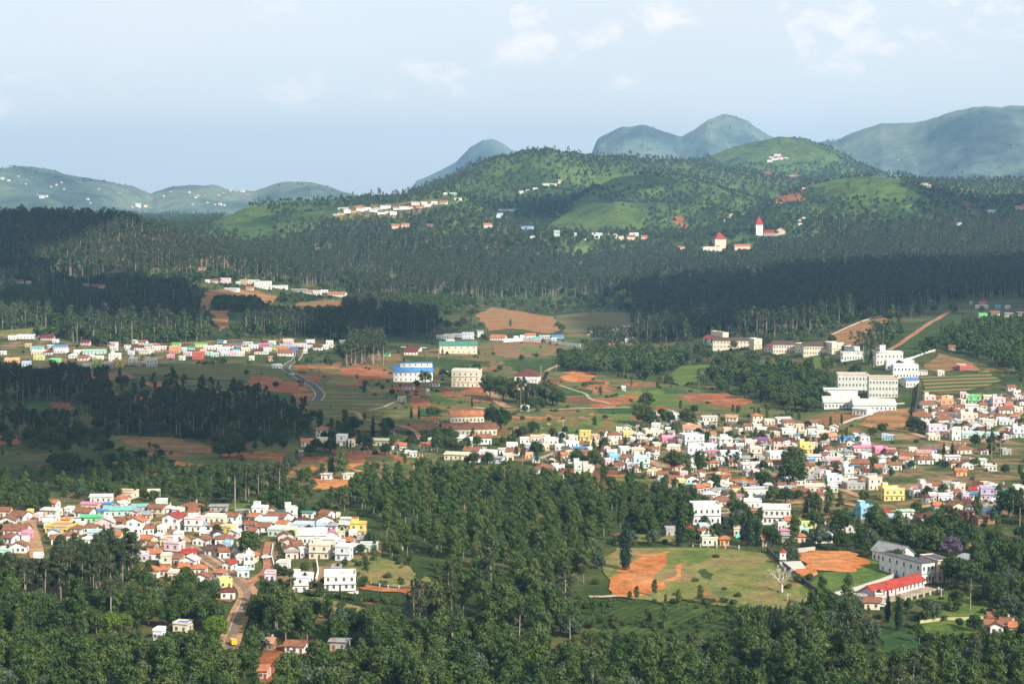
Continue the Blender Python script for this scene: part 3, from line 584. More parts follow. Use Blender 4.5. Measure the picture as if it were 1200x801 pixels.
def bld(name, px, py, w_px, kind, wc, rc, st=1, yaw=0, depth=None, h=None, nw=None, rise=None, label='', cat='house', group=None, W=None, mid=False,
        parapet=.6, over=.6, doors=1, tank=None, sidewin=True, wh=1.25, ww=1.05, seed=None):
    """px, py: foot of the middle of the front wall in the photograph; kinds g/e/h/f/m (ridge along the front, gable end in front, hipped, flat, low sheet-metal)"""
    r = random.Random((int(px * 7 + py * 13) if seed is None else seed))
    f = hit(px, py); ppm = 2333.0 / f.y; W = W or w_px / ppm
    if mid: f = Vector(f)
    D = depth or min(12, max(5, W * r.uniform(.7, .95))); rz = math.radians(yaw)
    st_h = 2.35; Hh = h or (2.9 if st == 1 else 2.8 * st) + r.uniform(-.1, .3)
    root = empty(name, (f.x, f.y, f.z), rz)
    if label: root['label'] = label
    root['category'] = cat
    if group: root['group'] = group
    x0, x1 = -W / 2, W / 2; y0, y1 = 0, D
    cx, cy = vrot(0, D / 2, rz, f.x, f.y); BLOCKED.append((cx, cy, max(W, D) * .5 + .6))
    if f.y > 2900: BLOCKED.extend([(cx, cy, 18), (cx * (1 - 22 / cy), cy - 22, 17), (cx * (1 - 46 / cy), cy - 46, 18)] + ([(cx * (1 - 75 / cy), cy - 75, 20), (cx * (1 - 100 / cy), cy - 100, 18)] if h and h > 5 else []))
    elif f.y > 1700: BLOCKED.append((cx * (1 - 12 / cy), cy - 12, 9))
    for kx in np.arange(-W / 2, W / 2, 6): BLOCKED.append((*vrot(kx, D / 2, rz, f.x, f.y), D * .5 + 1))
    rise = rise if rise is not None else (D if kind in 'gh' else W) * (.5 if kind in 'geh' else .5) * math.tan(math.radians(24 if kind != 'm' else 10))
    if kind == 'm': rise = D * .5 * math.tan(math.radians(9))
    b = MB(); t = .0
    # walls with a footing below the ground, gable triangles where the roof needs them
    V = [(x0, y0, -1.6), (x1, y0, -1.6), (x1, y1, -1.6), (x0, y1, -1.6), (x0, y0, Hh), (x1, y0, Hh), (x1, y1, Hh), (x0, y1, Hh)]
    Fc = [(0, 1, 5, 4), (2, 3, 7, 6)]
    if kind in 'gm':
        V += [(x0, (y0 + y1) / 2, Hh + rise), (x1, (y0 + y1) / 2, Hh + rise)]; Fc += [(1, 2, 6, 9, 5), (3, 0, 4, 8, 7), (4, 5, 9, 8), (6, 7, 8, 9)]
    elif kind == 'e':
        V += [(0, y0, Hh + rise), (0, y1, Hh + rise)]; Fc = [(0, 1, 5, 8, 4), (2, 3, 7, 9, 6), (1, 2, 6, 5), (3, 0, 4, 7), (5, 6, 9, 8), (7, 4, 8, 9)]
    else: Fc += [(1, 2, 6, 5), (3, 0, 4, 7), (4, 5, 6, 7)]
    b.add(V, Fc, 0)
    if st >= 2 and kind == 'f' and r.random() < .8:
        for k in range(1, st): b.box(x0 - .35, x1 + .35, y0 - .5, y0 - .002, k * Hh / st - .1, k * Hh / st + .05, 1)
    obj('wall', b.mesh('wall', [WM(wc), M_CONC]), root)
    b = MB(); o_ = over; th = .14
    if kind in 'gm':
        ym = (y0 + y1) / 2; k = rise / (D / 2); z_e = Hh - o_ * k
        for s in (0, 1):
            ya = y0 - o_ if s == 0 else y1 + o_
            a = [(x0 - o_, ya, z_e + .03), (x1 + o_, ya, z_e + .03), (x1 + o_, ym, Hh + rise + .03), (x0 - o_, ym, Hh + rise + .03)]
            a += [(p[0], p[1], p[2] + th) for p in a]
            q = [(0, 3, 2, 1), (4, 5, 6, 7), (0, 1, 5, 4), (1, 2, 6, 5), (2, 3, 7, 6), (3, 0, 4, 7)]
            b.add(a, q if s == 0 else [x[::-1] for x in q])
        if kind == 'g': b.box(x0 - o_, x1 + o_, ym - .15, ym + .15, Hh + rise + .12, Hh + rise + .26)
    elif kind == 'e':
        k = rise / (W / 2); z_e = Hh - o_ * k
        for s in (0, 1):
            xa = x0 - o_ if s == 0 else x1 + o_
            a = [(xa, y0 - o_, z_e + .03), (xa, y1 + o_, z_e + .03), (0, y1 + o_, Hh + rise + .03), (0, y0 - o_, Hh + rise + .03)]
            a += [(p[0], p[1], p[2] + th) for p in a]
            q = [(0, 1, 2, 3), (4, 7, 6, 5), (0, 4, 5, 1), (1, 5, 6, 2), (2, 6, 7, 3), (3, 7, 4, 0)]
            b.add(a, q if s == 0 else [x[::-1] for x in q])
        b.box(-.15, .15, y0 - o_, y1 + o_, Hh + rise + .12, Hh + rise + .26)
    elif kind == 'h':
        hl = max(0, (W - D) / 2); e = Hh + .02
        V = [(x0 - o_, y0 - o_, e - .15), (x1 + o_, y0 - o_, e - .15), (x1 + o_, y1 + o_, e - .15), (x0 - o_, y1 + o_, e - .15), (-hl, (y0 + y1) / 2, e + rise), (hl + .01, (y0 + y1) / 2, e + rise)]
        V += [(x0 - o_, y0 - o_, e - .3), (x1 + o_, y0 - o_, e - .3), (x1 + o_, y1 + o_, e - .3), (x0 - o_, y1 + o_, e - .3)]
        b.add(V, [(0, 1, 5, 4), (2, 3, 4, 5), (1, 2, 5), (3, 0, 4), (6, 9, 8, 7), (0, 6, 7, 1), (1, 7, 8, 2), (2, 8, 9, 3), (3, 9, 6, 0)])
        b.box(-hl - .1, hl + .1, (y0 + y1) / 2 - .14, (y0 + y1) / 2 + .14, e + rise - .04, e + rise + .1)
    else:
        b.box(x0 - .25, x1 + .25, y0 - .25, y1 + .25, Hh + .003, Hh + .15)
        if parapet: # parapet kerb round the terrace
            z0_, z1_ = Hh + .151, Hh + .15 + parapet
            b.box(x0 - .1, x1 + .1, y0 - .1, y0 + .1, z0_, z1_, 1); b.box(x0 - .1, x1 + .1, y1 - .1, y1 + .1, z0_, z1_, 1)
            b.box(x0 - .1, x0 + .1, y0 + .101, y1 - .101, z0_, z1_, 1); b.box(x1 - .1, x1 + .1, y0 + .101, y1 - .101, z0_, z1_, 1)
    ro = obj('roof', b.mesh('roof', [RM(rc), WM(wc)]), root)
    far = f.y > 1750
    if kind == 'f' and not far:
        if tank or (tank is None and r.random() < .16): obj('water_tank', TANK, ro, (x1 - 1.3, y1 - 1.4, Hh + .16))
        if 'house' in name and st >= 2 and r.random() < .6:
            s_ = MB(); hx = x0 + W * .25; s_.box(hx - 1.3, hx + 1.3, y1 - 3.2, y1 - .3, Hh + .155, Hh + 2.35); s_.box(hx - 1.5, hx + 1.5, y1 - 3.4, y1 - .28, Hh + 2.351, Hh + 2.48, 1)
            obj('stair_head', s_.mesh('stair_head', [WM(wc), RM(rc)]), ro)
    elif kind in 'gh' and not far and r.random() < .12:
        s_ = MB(); s_.box(-.3 + W * .2, .3 + W * .2, D * .6, D * .6 + .6, Hh + .2, Hh + rise + .9); obj('chimney', s_.mesh('chimney', [M_CONC]), ro)
    # windows and door
    if nw is None: nw = max(1, min(5, int(W / 3.0)))
    if f.y > 3000: nw = 0
    elif far: nw = min(nw, 3) if cat == 'house' else nw
    fh = Hh / st; dslot = r.randrange(nw + 1) if nw and doors else -1
    for s in range(st):
        n = nw + (1 if (s == 0 and doors and nw) else 0)
        for i in range(n):
            X = x0 + W * (i + .5) / n
            if s == 0 and i == dslot and doors: obj('door', DOOR, root, (X, y0 - .002, 0), 0, (1, 1, 2.0)); continue
            obj('window', WINDOW, root, (X, y0 - .002, s * fh + .9), 0, (ww, 1, min(wh, fh - 1.2)))
    if sidewin and nw and not far:
        for s in range(st):
            for i in range(max(1, min(6, int(D / 4.2)))):
                Y = y0 + D * (i + .5) / max(1, min(6, int(D / 4.2)))
                sx = x1 if f.x < 900 else x0
                obj('window', WINDOW, root, ((x1 if px < 640 else x0) + (.002 if px < 640 else -.002), Y, s * fh + .9), math.pi / 2 if px < 640 else -math.pi / 2, (ww, 1, min(wh, fh - 1.2)))
    return root
WN = dict(paleblue='pale blue', palegreen='pale green', darkgrey='dark grey', azure='bright azure', lime='yellow green', magenta='deep pink', brick='bare brick', indigo='dark blue')
RN = dict(brown='brown tiled', dark='dark tiled', orange='orange tiled', red='bright red', maroon='maroon', whitem='white metal', greym='grey metal', bluem='blue metal', tealm='teal metal', turqm='turquoise metal',
          greenm='green metal', pinkm='pink metal', palem='pale metal', purplem='purple metal', mintm='mint metal', slab='flat grey', pale='flat pale', reds='flat red', terra='flat terracotta', charcoal='flat dark', paleyellow='pale yellow metal')
SIZE = lambda w, st: 'two-storey ' if st == 2 else 'three-storey ' if st >= 3 else 'tiny ' if w < 5 else 'small ' if w < 7.5 else 'long ' if w > 13 else ''
TXT = {}
# px, py, width px, kind, wall, roof [, storeys [, yaw]]
TXT['lower'] = '''5,606,14,g,cream,brown 34,607,7,f,yellow,slab 8,617,20,e,white,brown 19,611,22,g,white,brown 17,628,30,g,pink,brown,1,4 29,632,10,f,magenta,pale 9,637,14,g,white,brown 21,648,20,e,white,brown 4,653,13,f,turquoise,pale
45,660,12,f,paleblue,pale 62,596,8,g,white,orange 57,605,23,m,cream,whitem 79,604,8,f,white,pale 43,611,6,f,pink,pale 96,607,22,g,white,brown 105,598,22,m,salmon,pinkm 118,589,27,m,white,whitem 142,584,29,f,cream,terra
143,591,13,g,cream,orange 180,583,16,f,cream,pale 107,613,26,m,green,greenm,1,-6 126,597,9,m,blue,bluem 140,605,40,m,turquoise,turqm,1,-8 165,600,22,m,turquoise,turqm,1,-6 156,607,10,e,pink,greym 122,619,25,e,pink,whitem 137,618,15,g,brick,brown 76,617,12,f,orange,reds 66,625,32,f,yellow,terra,1
90,620,18,f,white,pale 112,632,22,f,cyan,slab 139,627,15,f,white,pale 158,626,22,e,white,orange,2 147,646,17,e,white,orange 137,635,8,g,cream,orange 151,657,18,g,lilac,whitem 126,634,8,f,peach,slab
182,602,22,g,cream,brown 200,621,24,e,white,red,2,18 226,623,22,f,white,reds,2 224,601,28,h,white,brown 227,606,13,g,white,brown 242,609,17,h,cream,brown 251,613,28,f,palegreen,pale 256,600,22,m,grey,greym
254,623,20,h,white,brown 264,625,16,f,yellow,pale 262,639,22,h,white,brown 234,640,20,e,white,brown,1,15 249,652,22,g,white,dark,1,18 265,644,7,f,azure,pale 171,620,11,f,lilac,slab 188,626,8,f,white,pale 194,640,16,f,cream,terra
201,653,22,f,pink,pale,2 180,656,17,g,white,orange 163,658,20,f,lilac,whitem 171,640,14,g,cream,orange 176,647,10,g,grey,brown 194,668,12,f,cream,slab,2 175,677,24,h,white,orange 192,676,11,g,peach,orange 219,664,22,e,white,whitem
221,656,17,g,salmon,red 208,662,11,g,peach,brown 231,674,20,h,white,orange 236,685,20,e,white,brown 255,679,14,h,grey,orange 215,673,12,g,tan,orange 266,669,13,e,white,red,1,20 285,677,15,f,cyan,slab
265,689,16,f,lime,paleyellow 267,702,18,h,white,maroon 203,680,15,f,cream,pale 303,610,18,f,white,pale,2 322,613,26,g,white,brown 342,610,15,f,mint,pale,2 311,618,28,f,cyan,pale 308,624,17,g,white,brown 326,629,30,f,mint,pale
353,623,25,f,blue,pale,1 376,624,12,f,blue,slab 381,616,22,e,white,brown,1,-14 360,608,14,m,white,tealm 396,611,5,f,cream,pale 406,615,13,m,white,whitem 419,629,20,f,yellow,reds,2 347,630,10,f,lime,pale 389,633,14,e,white,pinkm
407,641,20,h,white,orange 413,632,9,f,white,pale 431,647,22,f,mint,slab 374,655,27,f,cream,pale,2 401,657,19,f,paleblue,pale,2 393,674,11,f,grey,slab 316,681,13,f,lilac,reds 353,684,22,f,white,pale 352,694,20,f,white,pale,2
240,630,14,f,white,pale 213,612,15,g,cream,brown 272,612,14,g,white,brown 284,606,14,m,cream,greym 292,622,13,g,pink,brown 296,612,13,g,white,orange 278,621,12,f,lilac,pale 330,668,14,f,white,slab 208,634,10,f,white,slab 154,634,13,f,white,slab 100,640,10,f,white,pale
211,741,20,f,cream,bluem 184,750,11,f,paleblue,whitem 345,766,26,g,white,brown,1,12 308,796,11,g,salmon,orange 396,762,22,m,grey,greym 314,763,12,g,brick,terra 30,640,10,f,pink,pale'''
TXT['strip'] = '''31,397,24,f,white,pale 14,398,9,f,white,slab 55,399,15,g,pink,maroon 64,402,7,f,white,pale 33,407,8,f,tan,pale 43,411,15,m,cyan,turqm 70,409,16,m,blue,bluem 60,408,8,m,lilac,whitem 45,416,17,f,cream,pale 45,422,12,f,lime,greenm
70,414,14,f,white,pale 2,416,7,f,white,slab 14,425,17,f,orange,pale 31,429,11,f,blue,slab 46,434,6,f,tan,pale 64,425,12,f,green,greenm 91,415,9,f,white,pale 110,415,26,m,turquoise,mintm 97,423,12,g,pink,brown 100,432,9,f,white,pale 114,422,12,f,white,pale
114,430,11,f,lime,pale,2 134,423,13,f,white,pale,2 127,431,10,f,blue,bluem 138,431,11,f,yellow,pale,2 149,412,4,f,cyan,pale 155,428,9,f,white,pale,2 163,429,8,f,pink,pale 178,430,13,f,white,pale,2 169,415,13,m,white,whitem 176,414,9,f,cream,pale
184,411,7,f,white,pale 191,410,8,f,pink,pale 204,414,12,f,orange,pale,2 206,406,9,m,lime,greenm 200,420,9,f,magenta,pale 216,412,7,f,cyan,slab 224,410,8,m,turquoise,tealm 219,417,9,f,pink,slab 231,421,12,f,red,pale,2 236,407,14,m,lime,greenm
245,410,14,f,white,pale 244,417,8,f,cyan,tealm 252,418,9,f,turquoise,slab 262,412,15,f,lilac,pale 263,417,9,f,paleblue,pale 272,417,10,f,pink,brown 277,407,12,m,grey,purplem 288,412,10,f,cream,pale 290,405,10,m,cyan,whitem 282,417,9,f,white,slab
297,409,11,f,cyan,pale 309,407,14,m,magenta,pinkm 303,415,10,g,cream,maroon 318,404,8,f,paleblue,pale 322,410,14,m,lime,greenm 335,408,14,f,purple,slab 338,402,12,f,pink,pale 346,407,8,f,cream,slab 344,411,9,m,indigo,bluem 354,407,10,f,lilac,slab
361,409,9,f,paleblue,slab 364,402,10,m,white,whitem 372,410,10,g,maroonx,maroon 379,409,9,f,white,pale 386,407,8,f,white,pale,2 330,412,12,g,white,orange 308,415,11,f,cyan,pale 400,403,6,f,cyan,slab 317,423,5,g,peach,orange 325,432,11,f,white,pale 334,417,18,g,white,brown
294,422,5,f,white,pale 358,414,5,f,white,pale 212,422,6,f,white,slab 238,414,8,f,salmon,pale 255,409,8,f,mint,slab 313,412,9,f,white,pale 153,416,7,f,paleblue,slab'''.replace('maroonx', 'white')
TXT['mid'] = '''517,397,12,f,white,pale 526,396,12,f,cream,pale 536,395,12,m,lilac,whitem 548,397,14,f,paleblue,slab,2 558,395,10,f,white,pale 562,391,9,m,white,greym 528,402,10,f,white,slab 484,412,15,g,white,maroon 481,416,15,g,white,maroon
492,411,6,f,white,pale 452,418,8,m,green,tealm 583,399,18,g,white,orange 622,396,12,g,white,orange 629,399,10,m,cyan,turqm 638,397,12,m,paleblue,whitem 654,397,14,m,azure,bluem 648,400,6,f,white,pale 605,398,6,f,white,pale 612,397,6,f,white,pale
696,392,17,m,cream,whitem 709,392,12,f,white,pale 723,389,10,f,pink,pale 733,386,10,f,white,pale 694,411,16,f,white,pale 706,408,9,f,paleblue,pale 698,414,13,f,orange,pale 715,410,13,f,red,slab,2 728,402,8,m,grey,greym 735,401,5,f,white,pale
688,420,8,g,peach,brown 743,397,8,g,peach,brown 594,458,6,m,white,greym 599,464,8,m,paleblue,whitem 607,459,9,g,white,brown 606,466,10,f,cream,slab,2 620,463,14,f,tan,pale,2 585,456,8,m,grey,greym 624,449,12,m,white,whitem 458,513,8,g,white,brown
360,523,14,g,white,orange 377,514,14,h,white,orange,2 377,520,12,f,cream,pale 400,522,12,f,white,pale,2 412,523,8,f,cream,pale 420,521,10,g,white,brown 431,521,10,g,salmon,orange 446,522,20,m,cream,paleyellow,1,14 463,527,15,g,white,brown 472,528,8,g,white,orange
499,528,14,g,cream,orange,1 505,521,8,f,white,slab 495,545,10,g,peach,orange 380,529,6,g,cream,brown 484,536,8,m,white,whitem 382,562,12,m,white,whitem 408,562,12,m,cream,palem 350,535,9,m,grey,greym
543,526,16,f,white,slab,2 534,539,28,m,cream,paleyellow,1,14 552,534,18,g,white,brown,1,14 571,536,18,f,white,pale,1,14 556,542,12,g,white,red 580,543,18,m,paleblue,greym,1,20 590,532,10,m,white,whitem 565,532,10,f,grey,slab 490,555,9,g,white,terra 507,555,6,f,white,pale
602,534,14,g,white,brown 600,527,13,f,white,pale 596,540,12,f,cream,slab 511,499,5,g,white,orange 546,503,6,g,white,orange 478,457,14,g,white,brown 509,453,11,h,white,brown 521,440,8,m,white,whitem 471,471,10,f,cream,slab 731,458,5,f,white,pale 502,462,3,f,white,pale 612,482,4,f,white,pale 618,482,4,f,white,pale
730,636,15,h,white,brown 764,634,5,f,white,pale 846,438,5,f,white,pale 853,440,6,f,white,pale 477,536,4,g,white,whitem'''
TXT['town'] = '''638,555,24,h,white,brown 666,561,13,g,white,red 679,556,13,f,mint,pale,2 690,567,14,f,peach,pale,3 693,576,18,e,mint,brown 655,552,15,f,white,slab 615,520,12,f,white,slab 629,518,16,f,cream,terra 646,521,18,f,white,slab 604,534,9,g,white,brown
617,527,13,f,paleblue,pale 620,537,11,f,orange,pale 640,528,8,f,cream,slab 656,528,12,f,paleblue,whitem 671,524,17,f,paleblue,pale 679,531,17,m,blue,bluem 686,537,13,g,pink,brown 668,536,8,f,cream,pale 672,517,12,f,cream,slab 685,517,13,f,yellow,slab,2
698,516,11,f,tan,slab 721,515,17,h,white,brown,1 738,513,16,f,yellow,pale 742,519,6,f,white,pale 721,540,15,f,azure,whitem 737,532,21,f,white,pale 752,549,21,f,cyan,pale,2 738,549,7,f,white,pale 760,510,9,f,cream,pale 661,539,8,g,cream,orange
767,511,23,f,cream,pale 770,497,7,f,cream,slab,2 789,490,18,e,white,whitem 792,499,13,f,white,pale 832,494,19,m,cream,whitem 857,494,14,g,white,terra 828,501,6,f,white,pale 888,497,13,h,peach,orange,2 785,519,19,f,magenta,pale 811,508,22,g,white,terra 814,522,26,f,paleblue,pale,2
833,528,17,f,white,pale 851,525,17,h,white,whitem,2 833,514,14,g,white,orange 767,531,14,h,peach,brown 747,533,15,f,cream,pale 789,529,16,f,palegreen,pale 790,540,16,f,salmon,pale,2 816,536,22,f,paleblue,slab,2 834,534,15,m,pink,pinkm 837,548,11,h,peach,orange
857,537,26,f,white,pale 857,527,13,f,cream,slab 886,537,15,f,peach,pale,2 883,550,28,m,white,whitem 864,540,7,f,azure,bluem 880,522,15,f,white,pale 894,521,12,g,grey,purplem 788,567,18,g,cream,brown 799,570,11,f,lime,pale 812,567,16,e,white,brown 793,552,12,g,salmon,orange
777,562,12,g,white,brown 823,563,5,f,white,pale 889,583,34,f,white,slab,1,-8 831,586,15,h,white,whitem 868,583,17,f,yellow,pale 848,594,17,g,cream,brown 862,596,13,e,white,brown 882,595,22,f,white,pale 832,592,9,g,white,slabx 868,588,10,m,salmon,pinkm
826,624,13,f,cyan,pale 829,630,15,e,white,orange 809,628,9,h,white,red 832,639,20,f,palegreen,terra,1,-4 849,639,12,h,orange,orange 866,628,13,f,cream,slab 852,613,9,m,grey,greym 788,628,16,f,grey,slab
902,498,13,f,cream,pale 920,496,20,m,white,whitem 925,500,14,g,cream,brown 925,509,18,f,white,pale 951,500,16,g,white,brown 953,510,13,f,paleblue,slab 965,512,17,f,cream,pale 977,506,10,e,white,whitem 973,517,18,g,salmon,terra 993,519,19,m,azure,bluem 1014,517,12,e,white,whitem
1004,515,5,f,white,pale 1037,516,8,f,blue,whitem 913,527,14,g,salmon,maroon,2 926,529,11,f,peach,pale 945,532,17,f,yellow,pale,2 952,541,22,m,paleblue,whitem 914,538,26,f,white,pale 972,533,18,h,white,brown 981,538,18,e,palegreen,palem 1012,530,24,m,pink,pinkm 1015,525,12,f,lilac,pale 1033,531,16,f,magenta,pale
978,545,22,f,pink,slab 1009,549,21,g,peach,brown 1016,538,13,f,white,pale 995,553,16,m,azure,bluem 995,561,12,f,mint,pale,2 945,557,20,h,cream,brown,2 914,550,15,g,white,brown 901,566,8,h,white,brown 934,569,24,f,white,slab 955,577,26,f,cream,pale,1,8 978,571,20,f,white,pale,2
980,558,15,g,cream,terra 965,561,10,f,pink,slab 1004,574,26,f,grey,slab,1,-14 1026,574,18,f,cream,slab,2,-14 1048,587,27,f,yellow,pale,2,-8 937,583,19,g,brick,brown 962,587,21,h,peach,brown 905,615,0,f,white,pale 926,617,12,g,white,orange 916,621,9,f,white,pale 948,619,20,f,lime,pale
942,628,13,f,turquoise,slab 921,629,12,m,pink,pinkm 922,635,13,m,grey,greym 937,636,15,h,salmon,orange 966,636,22,f,white,slab 898,640,12,g,grey,orange 974,614,16,h,cream,brown 977,625,16,e,peach,brown 992,615,12,e,white,brown 996,624,20,e,white,brown 1017,608,20,f,azure,pale,2
1034,608,15,g,white,red 1050,613,19,f,blue,slab,1,-6 1062,606,20,m,mint,mintm 1087,614,25,h,cream,maroon 1073,618,8,f,white,pale 1086,582,13,f,pink,pale,2 1075,578,12,m,salmon,pinkm 1097,575,12,g,peach,brown 1112,573,15,f,grey,slab 1125,575,15,f,peach,pale 1108,588,18,f,white,slab 1117,584,12,f,cream,pale
1123,584,8,g,cream,brown 1132,586,8,f,lilac,slab 1146,575,11,g,cream,maroon 1157,574,12,f,peach,terra 1158,586,19,f,purple,slab,2 1141,581,9,g,salmon,red 1170,583,8,f,white,pale 1180,581,16,m,turquoise,tealm 1188,585,15,h,white,brown 1195,578,12,f,mint,pale
1124,600,20,e,cream,brown 1150,595,20,f,cream,slab 1160,600,18,f,grey,slab 1167,603,8,f,yellow,pale 1135,608,22,m,brick,charcoalx 1156,614,24,m,brick,charcoalx 1164,605,24,m,paleblue,bluem,1,-14 1050,551,15,g,white,brown 1068,549,11,f,cyan,whitem 1085,544,20,h,white,brown 1117,541,18,m,white,whitem
1121,548,16,h,cream,brown 1134,550,15,e,white,brown 1148,545,19,m,mint,mintm 1161,552,15,f,white,slab 1127,558,14,g,orange,orange,1,-8 1060,544,13,g,cream,terra 1098,541,12,f,white,slab'''.replace('slabx', 'brown').replace('charcoalx', 'dark').replace('905,615,0,f,white,pale ', '')
TXT['upper'] = '''1090,474,14,f,peach,pale,2 1103,471,12,g,cream,brown 1090,479,20,g,white,brown 1110,479,16,f,orange,pale,2 1106,484,12,g,white,brown 1124,481,11,g,peach,brown 1142,474,17,f,green,greenm,2 1129,466,8,f,pink,pale 1139,481,17,f,white,reds 1160,470,16,f,cream,pale 1171,477,16,f,pink,pale,2
1153,479,9,g,cream,brown 1185,474,12,h,grey,brown 1186,458,10,g,pink,brown 1192,463,9,f,white,pale 1081,493,22,g,paleblue,brown 1088,500,16,f,peach,slab 1109,492,20,g,white,brown 1108,497,18,g,cream,brown 1136,496,22,f,peach,pale,2 1153,493,12,g,white,brown 1165,490,11,h,paleblue,brown
1179,485,17,g,white,brown 1194,483,11,f,cream,pale 1174,492,14,h,white,brown 1160,499,18,f,cream,slab 1180,498,19,f,paleblue,pale 1099,510,24,f,lilac,slab,2,-6 1095,516,15,f,cream,slab 1109,513,12,h,white,brown 1121,516,12,f,mint,pale,2 1120,502,16,m,grey,greym 1133,505,11,e,white,brown 1146,503,14,e,white,whitem
1136,514,18,f,cyan,pale 1162,514,14,f,cyan,pale,1 1150,513,9,f,turquoise,slab 1194,513,15,f,paleblue,brownx,2 1090,532,20,m,lilac,purplem 1132,532,24,h,cream,brown 1110,531,5,f,cream,pale 1154,533,10,h,white,brown 1180,533,12,f,grey,slab 1044,532,11,m,pink,pinkm 1083,537,18,g,salmon,terra 1063,539,17,g,white,brown
1043,516,8,m,azure,whitem 1047,543,9,f,white,pale 1070,532,10,f,white,slab 1100,504,10,g,cream,brown 1152,485,9,f,white,slab 1166,484,9,f,lilac,pale
1151,362,15,f,white,pale 1152,356,8,g,peach,red 1153,372,12,f,green,greenm 1166,370,12,g,peach,brown 1164,377,13,f,cream,pale 1170,362,6,f,azure,pale 1182,362,5,f,white,pale 1183,371,12,m,cream,greym,1,25 1195,370,12,m,cream,greym,1,25 1150,378,9,g,pink,brown 1138,357,4,f,cream,terra 1085,354,5,f,white,pale 1092,353,5,f,white,pale 1098,352,4,f,white,pale 1116,411,8,g,grey,brown
1132,434,16,f,red,whitem 1126,432,9,m,white,whitem 1082,439,12,m,white,greym 1103,440,8,f,white,reds'''.replace('brownx', 'pale')
TXT['villas'] = '''236,317,9,g,white,brown 243,331,6,f,white,pale 251,331,8,g,peach,brown 263,332,13,f,pink,pale,2 279,333,6,f,mint,slab 284,333,9,f,tan,slab,2 295,334,13,f,white,pale,2 308,338,20,f,white,slab,3 270,341,16,m,white,whitem 327,338,21,m,white,whitem 292,340,9,g,peach,orange
350,342,18,m,grey,greym 367,345,17,g,white,orange 371,346,9,f,white,pale,2 394,347,21,g,white,orange 380,343,9,f,white,pale 24,332,6,g,white,brown 33,333,6,f,white,slab 112,338,9,g,peach,brown 120,338,7,g,white,orange 101,336,7,f,grey,slab
393,253,7,f,lilac,pale 399,252,7,m,yellow,paleyellow 407,250,8,f,white,pale 414,249,6,g,peach,orange 402,246,12,m,white,whitem 422,248,9,g,white,terra 430,247,8,f,white,pale 437,249,9,m,white,whitem 444,246,10,m,mint,mintm 452,245,12,m,white,whitem 447,251,9,f,white,pale 456,250,9,m,white,whitem
461,252,8,f,white,pale 465,246,9,g,white,pinkm 473,246,10,m,white,whitem 480,245,9,g,white,terra 487,241,10,m,cream,whitem 492,244,10,g,pink,orange 500,243,9,f,white,pale 497,240,7,m,cream,paleyellow 509,240,7,f,white,pale 519,239,9,g,peach,orange 536,236,8,f,white,pale 522,228,5,f,white,pale 531,228,8,m,mint,mintm
463,268,8,g,peach,orange 475,267,9,g,peach,orange 504,266,8,g,peach,brown 372,293,4,g,white,terra 383,293,5,g,white,maroon 611,227,5,f,white,pale 618,224,5,f,cream,slab 627,222,6,f,white,pale 640,218,8,m,mint,mintm 648,217,8,m,white,whitem 655,215,8,g,white,terra
590,249,24,m,white,whitem 586,253,7,m,blue,bluem 584,256,5,f,white,pale 603,247,4,f,white,pale,2 617,269,13,m,blue,bluem 572,267,10,g,peach,orange 624,279,6,f,white,pale 652,274,6,f,cyan,pale 652,278,6,f,white,slab 684,281,5,f,white,pale 674,277,4,f,white,slab
697,276,6,g,white,maroon 703,277,6,f,cyan,pale 700,280,7,f,white,pale 717,276,9,f,peach,bluem,2 721,279,5,f,white,pale 732,279,6,g,peach,terra 739,281,9,g,peach,brown 740,277,5,f,white,slab 746,277,5,f,white,pale 755,281,7,g,salmon,orange 728,281,6,f,cream,slab
845,297,0,f,white,pale 939,264,7,f,white,pale,2 936,259,6,g,peach,orange 942,257,4,f,white,slab 799,292,8,g,peach,orange 1084,218,7,m,turquoise,tealm 1087,220,9,f,peach,pale,2 1163,250,9,m,white,whitem 1124,265,5,f,paleblue,pale 1196,246,9,g,salmon,orange 1199,244,6,g,peach,brown
902,190,6,m,white,whitem 908,188,7,m,white,whitem 914,187,7,g,white,pinkm 921,186,6,f,white,pale 904,186,6,f,pink,pale 911,183,8,m,white,whitem 899,205,9,g,brick,brown 925,209,13,g,brick,terra 932,208,8,g,brick,brown 942,222,4,f,white,pale'''.replace('845,297,0,f,white,pale ', '')
TXT['farmr'] = '''1168,743,15,e,white,brown,1,10 1160,741,10,g,peach,brown 1180,739,14,g,tan,brown 1166,733,14,g,salmon,brown 1187,744,8,g,cream,orange 997,709,10,e,white,whitem 1022,714,18,g,cream,brown 1010,708,9,m,grey,greym 1030,706,9,f,white,slab'''
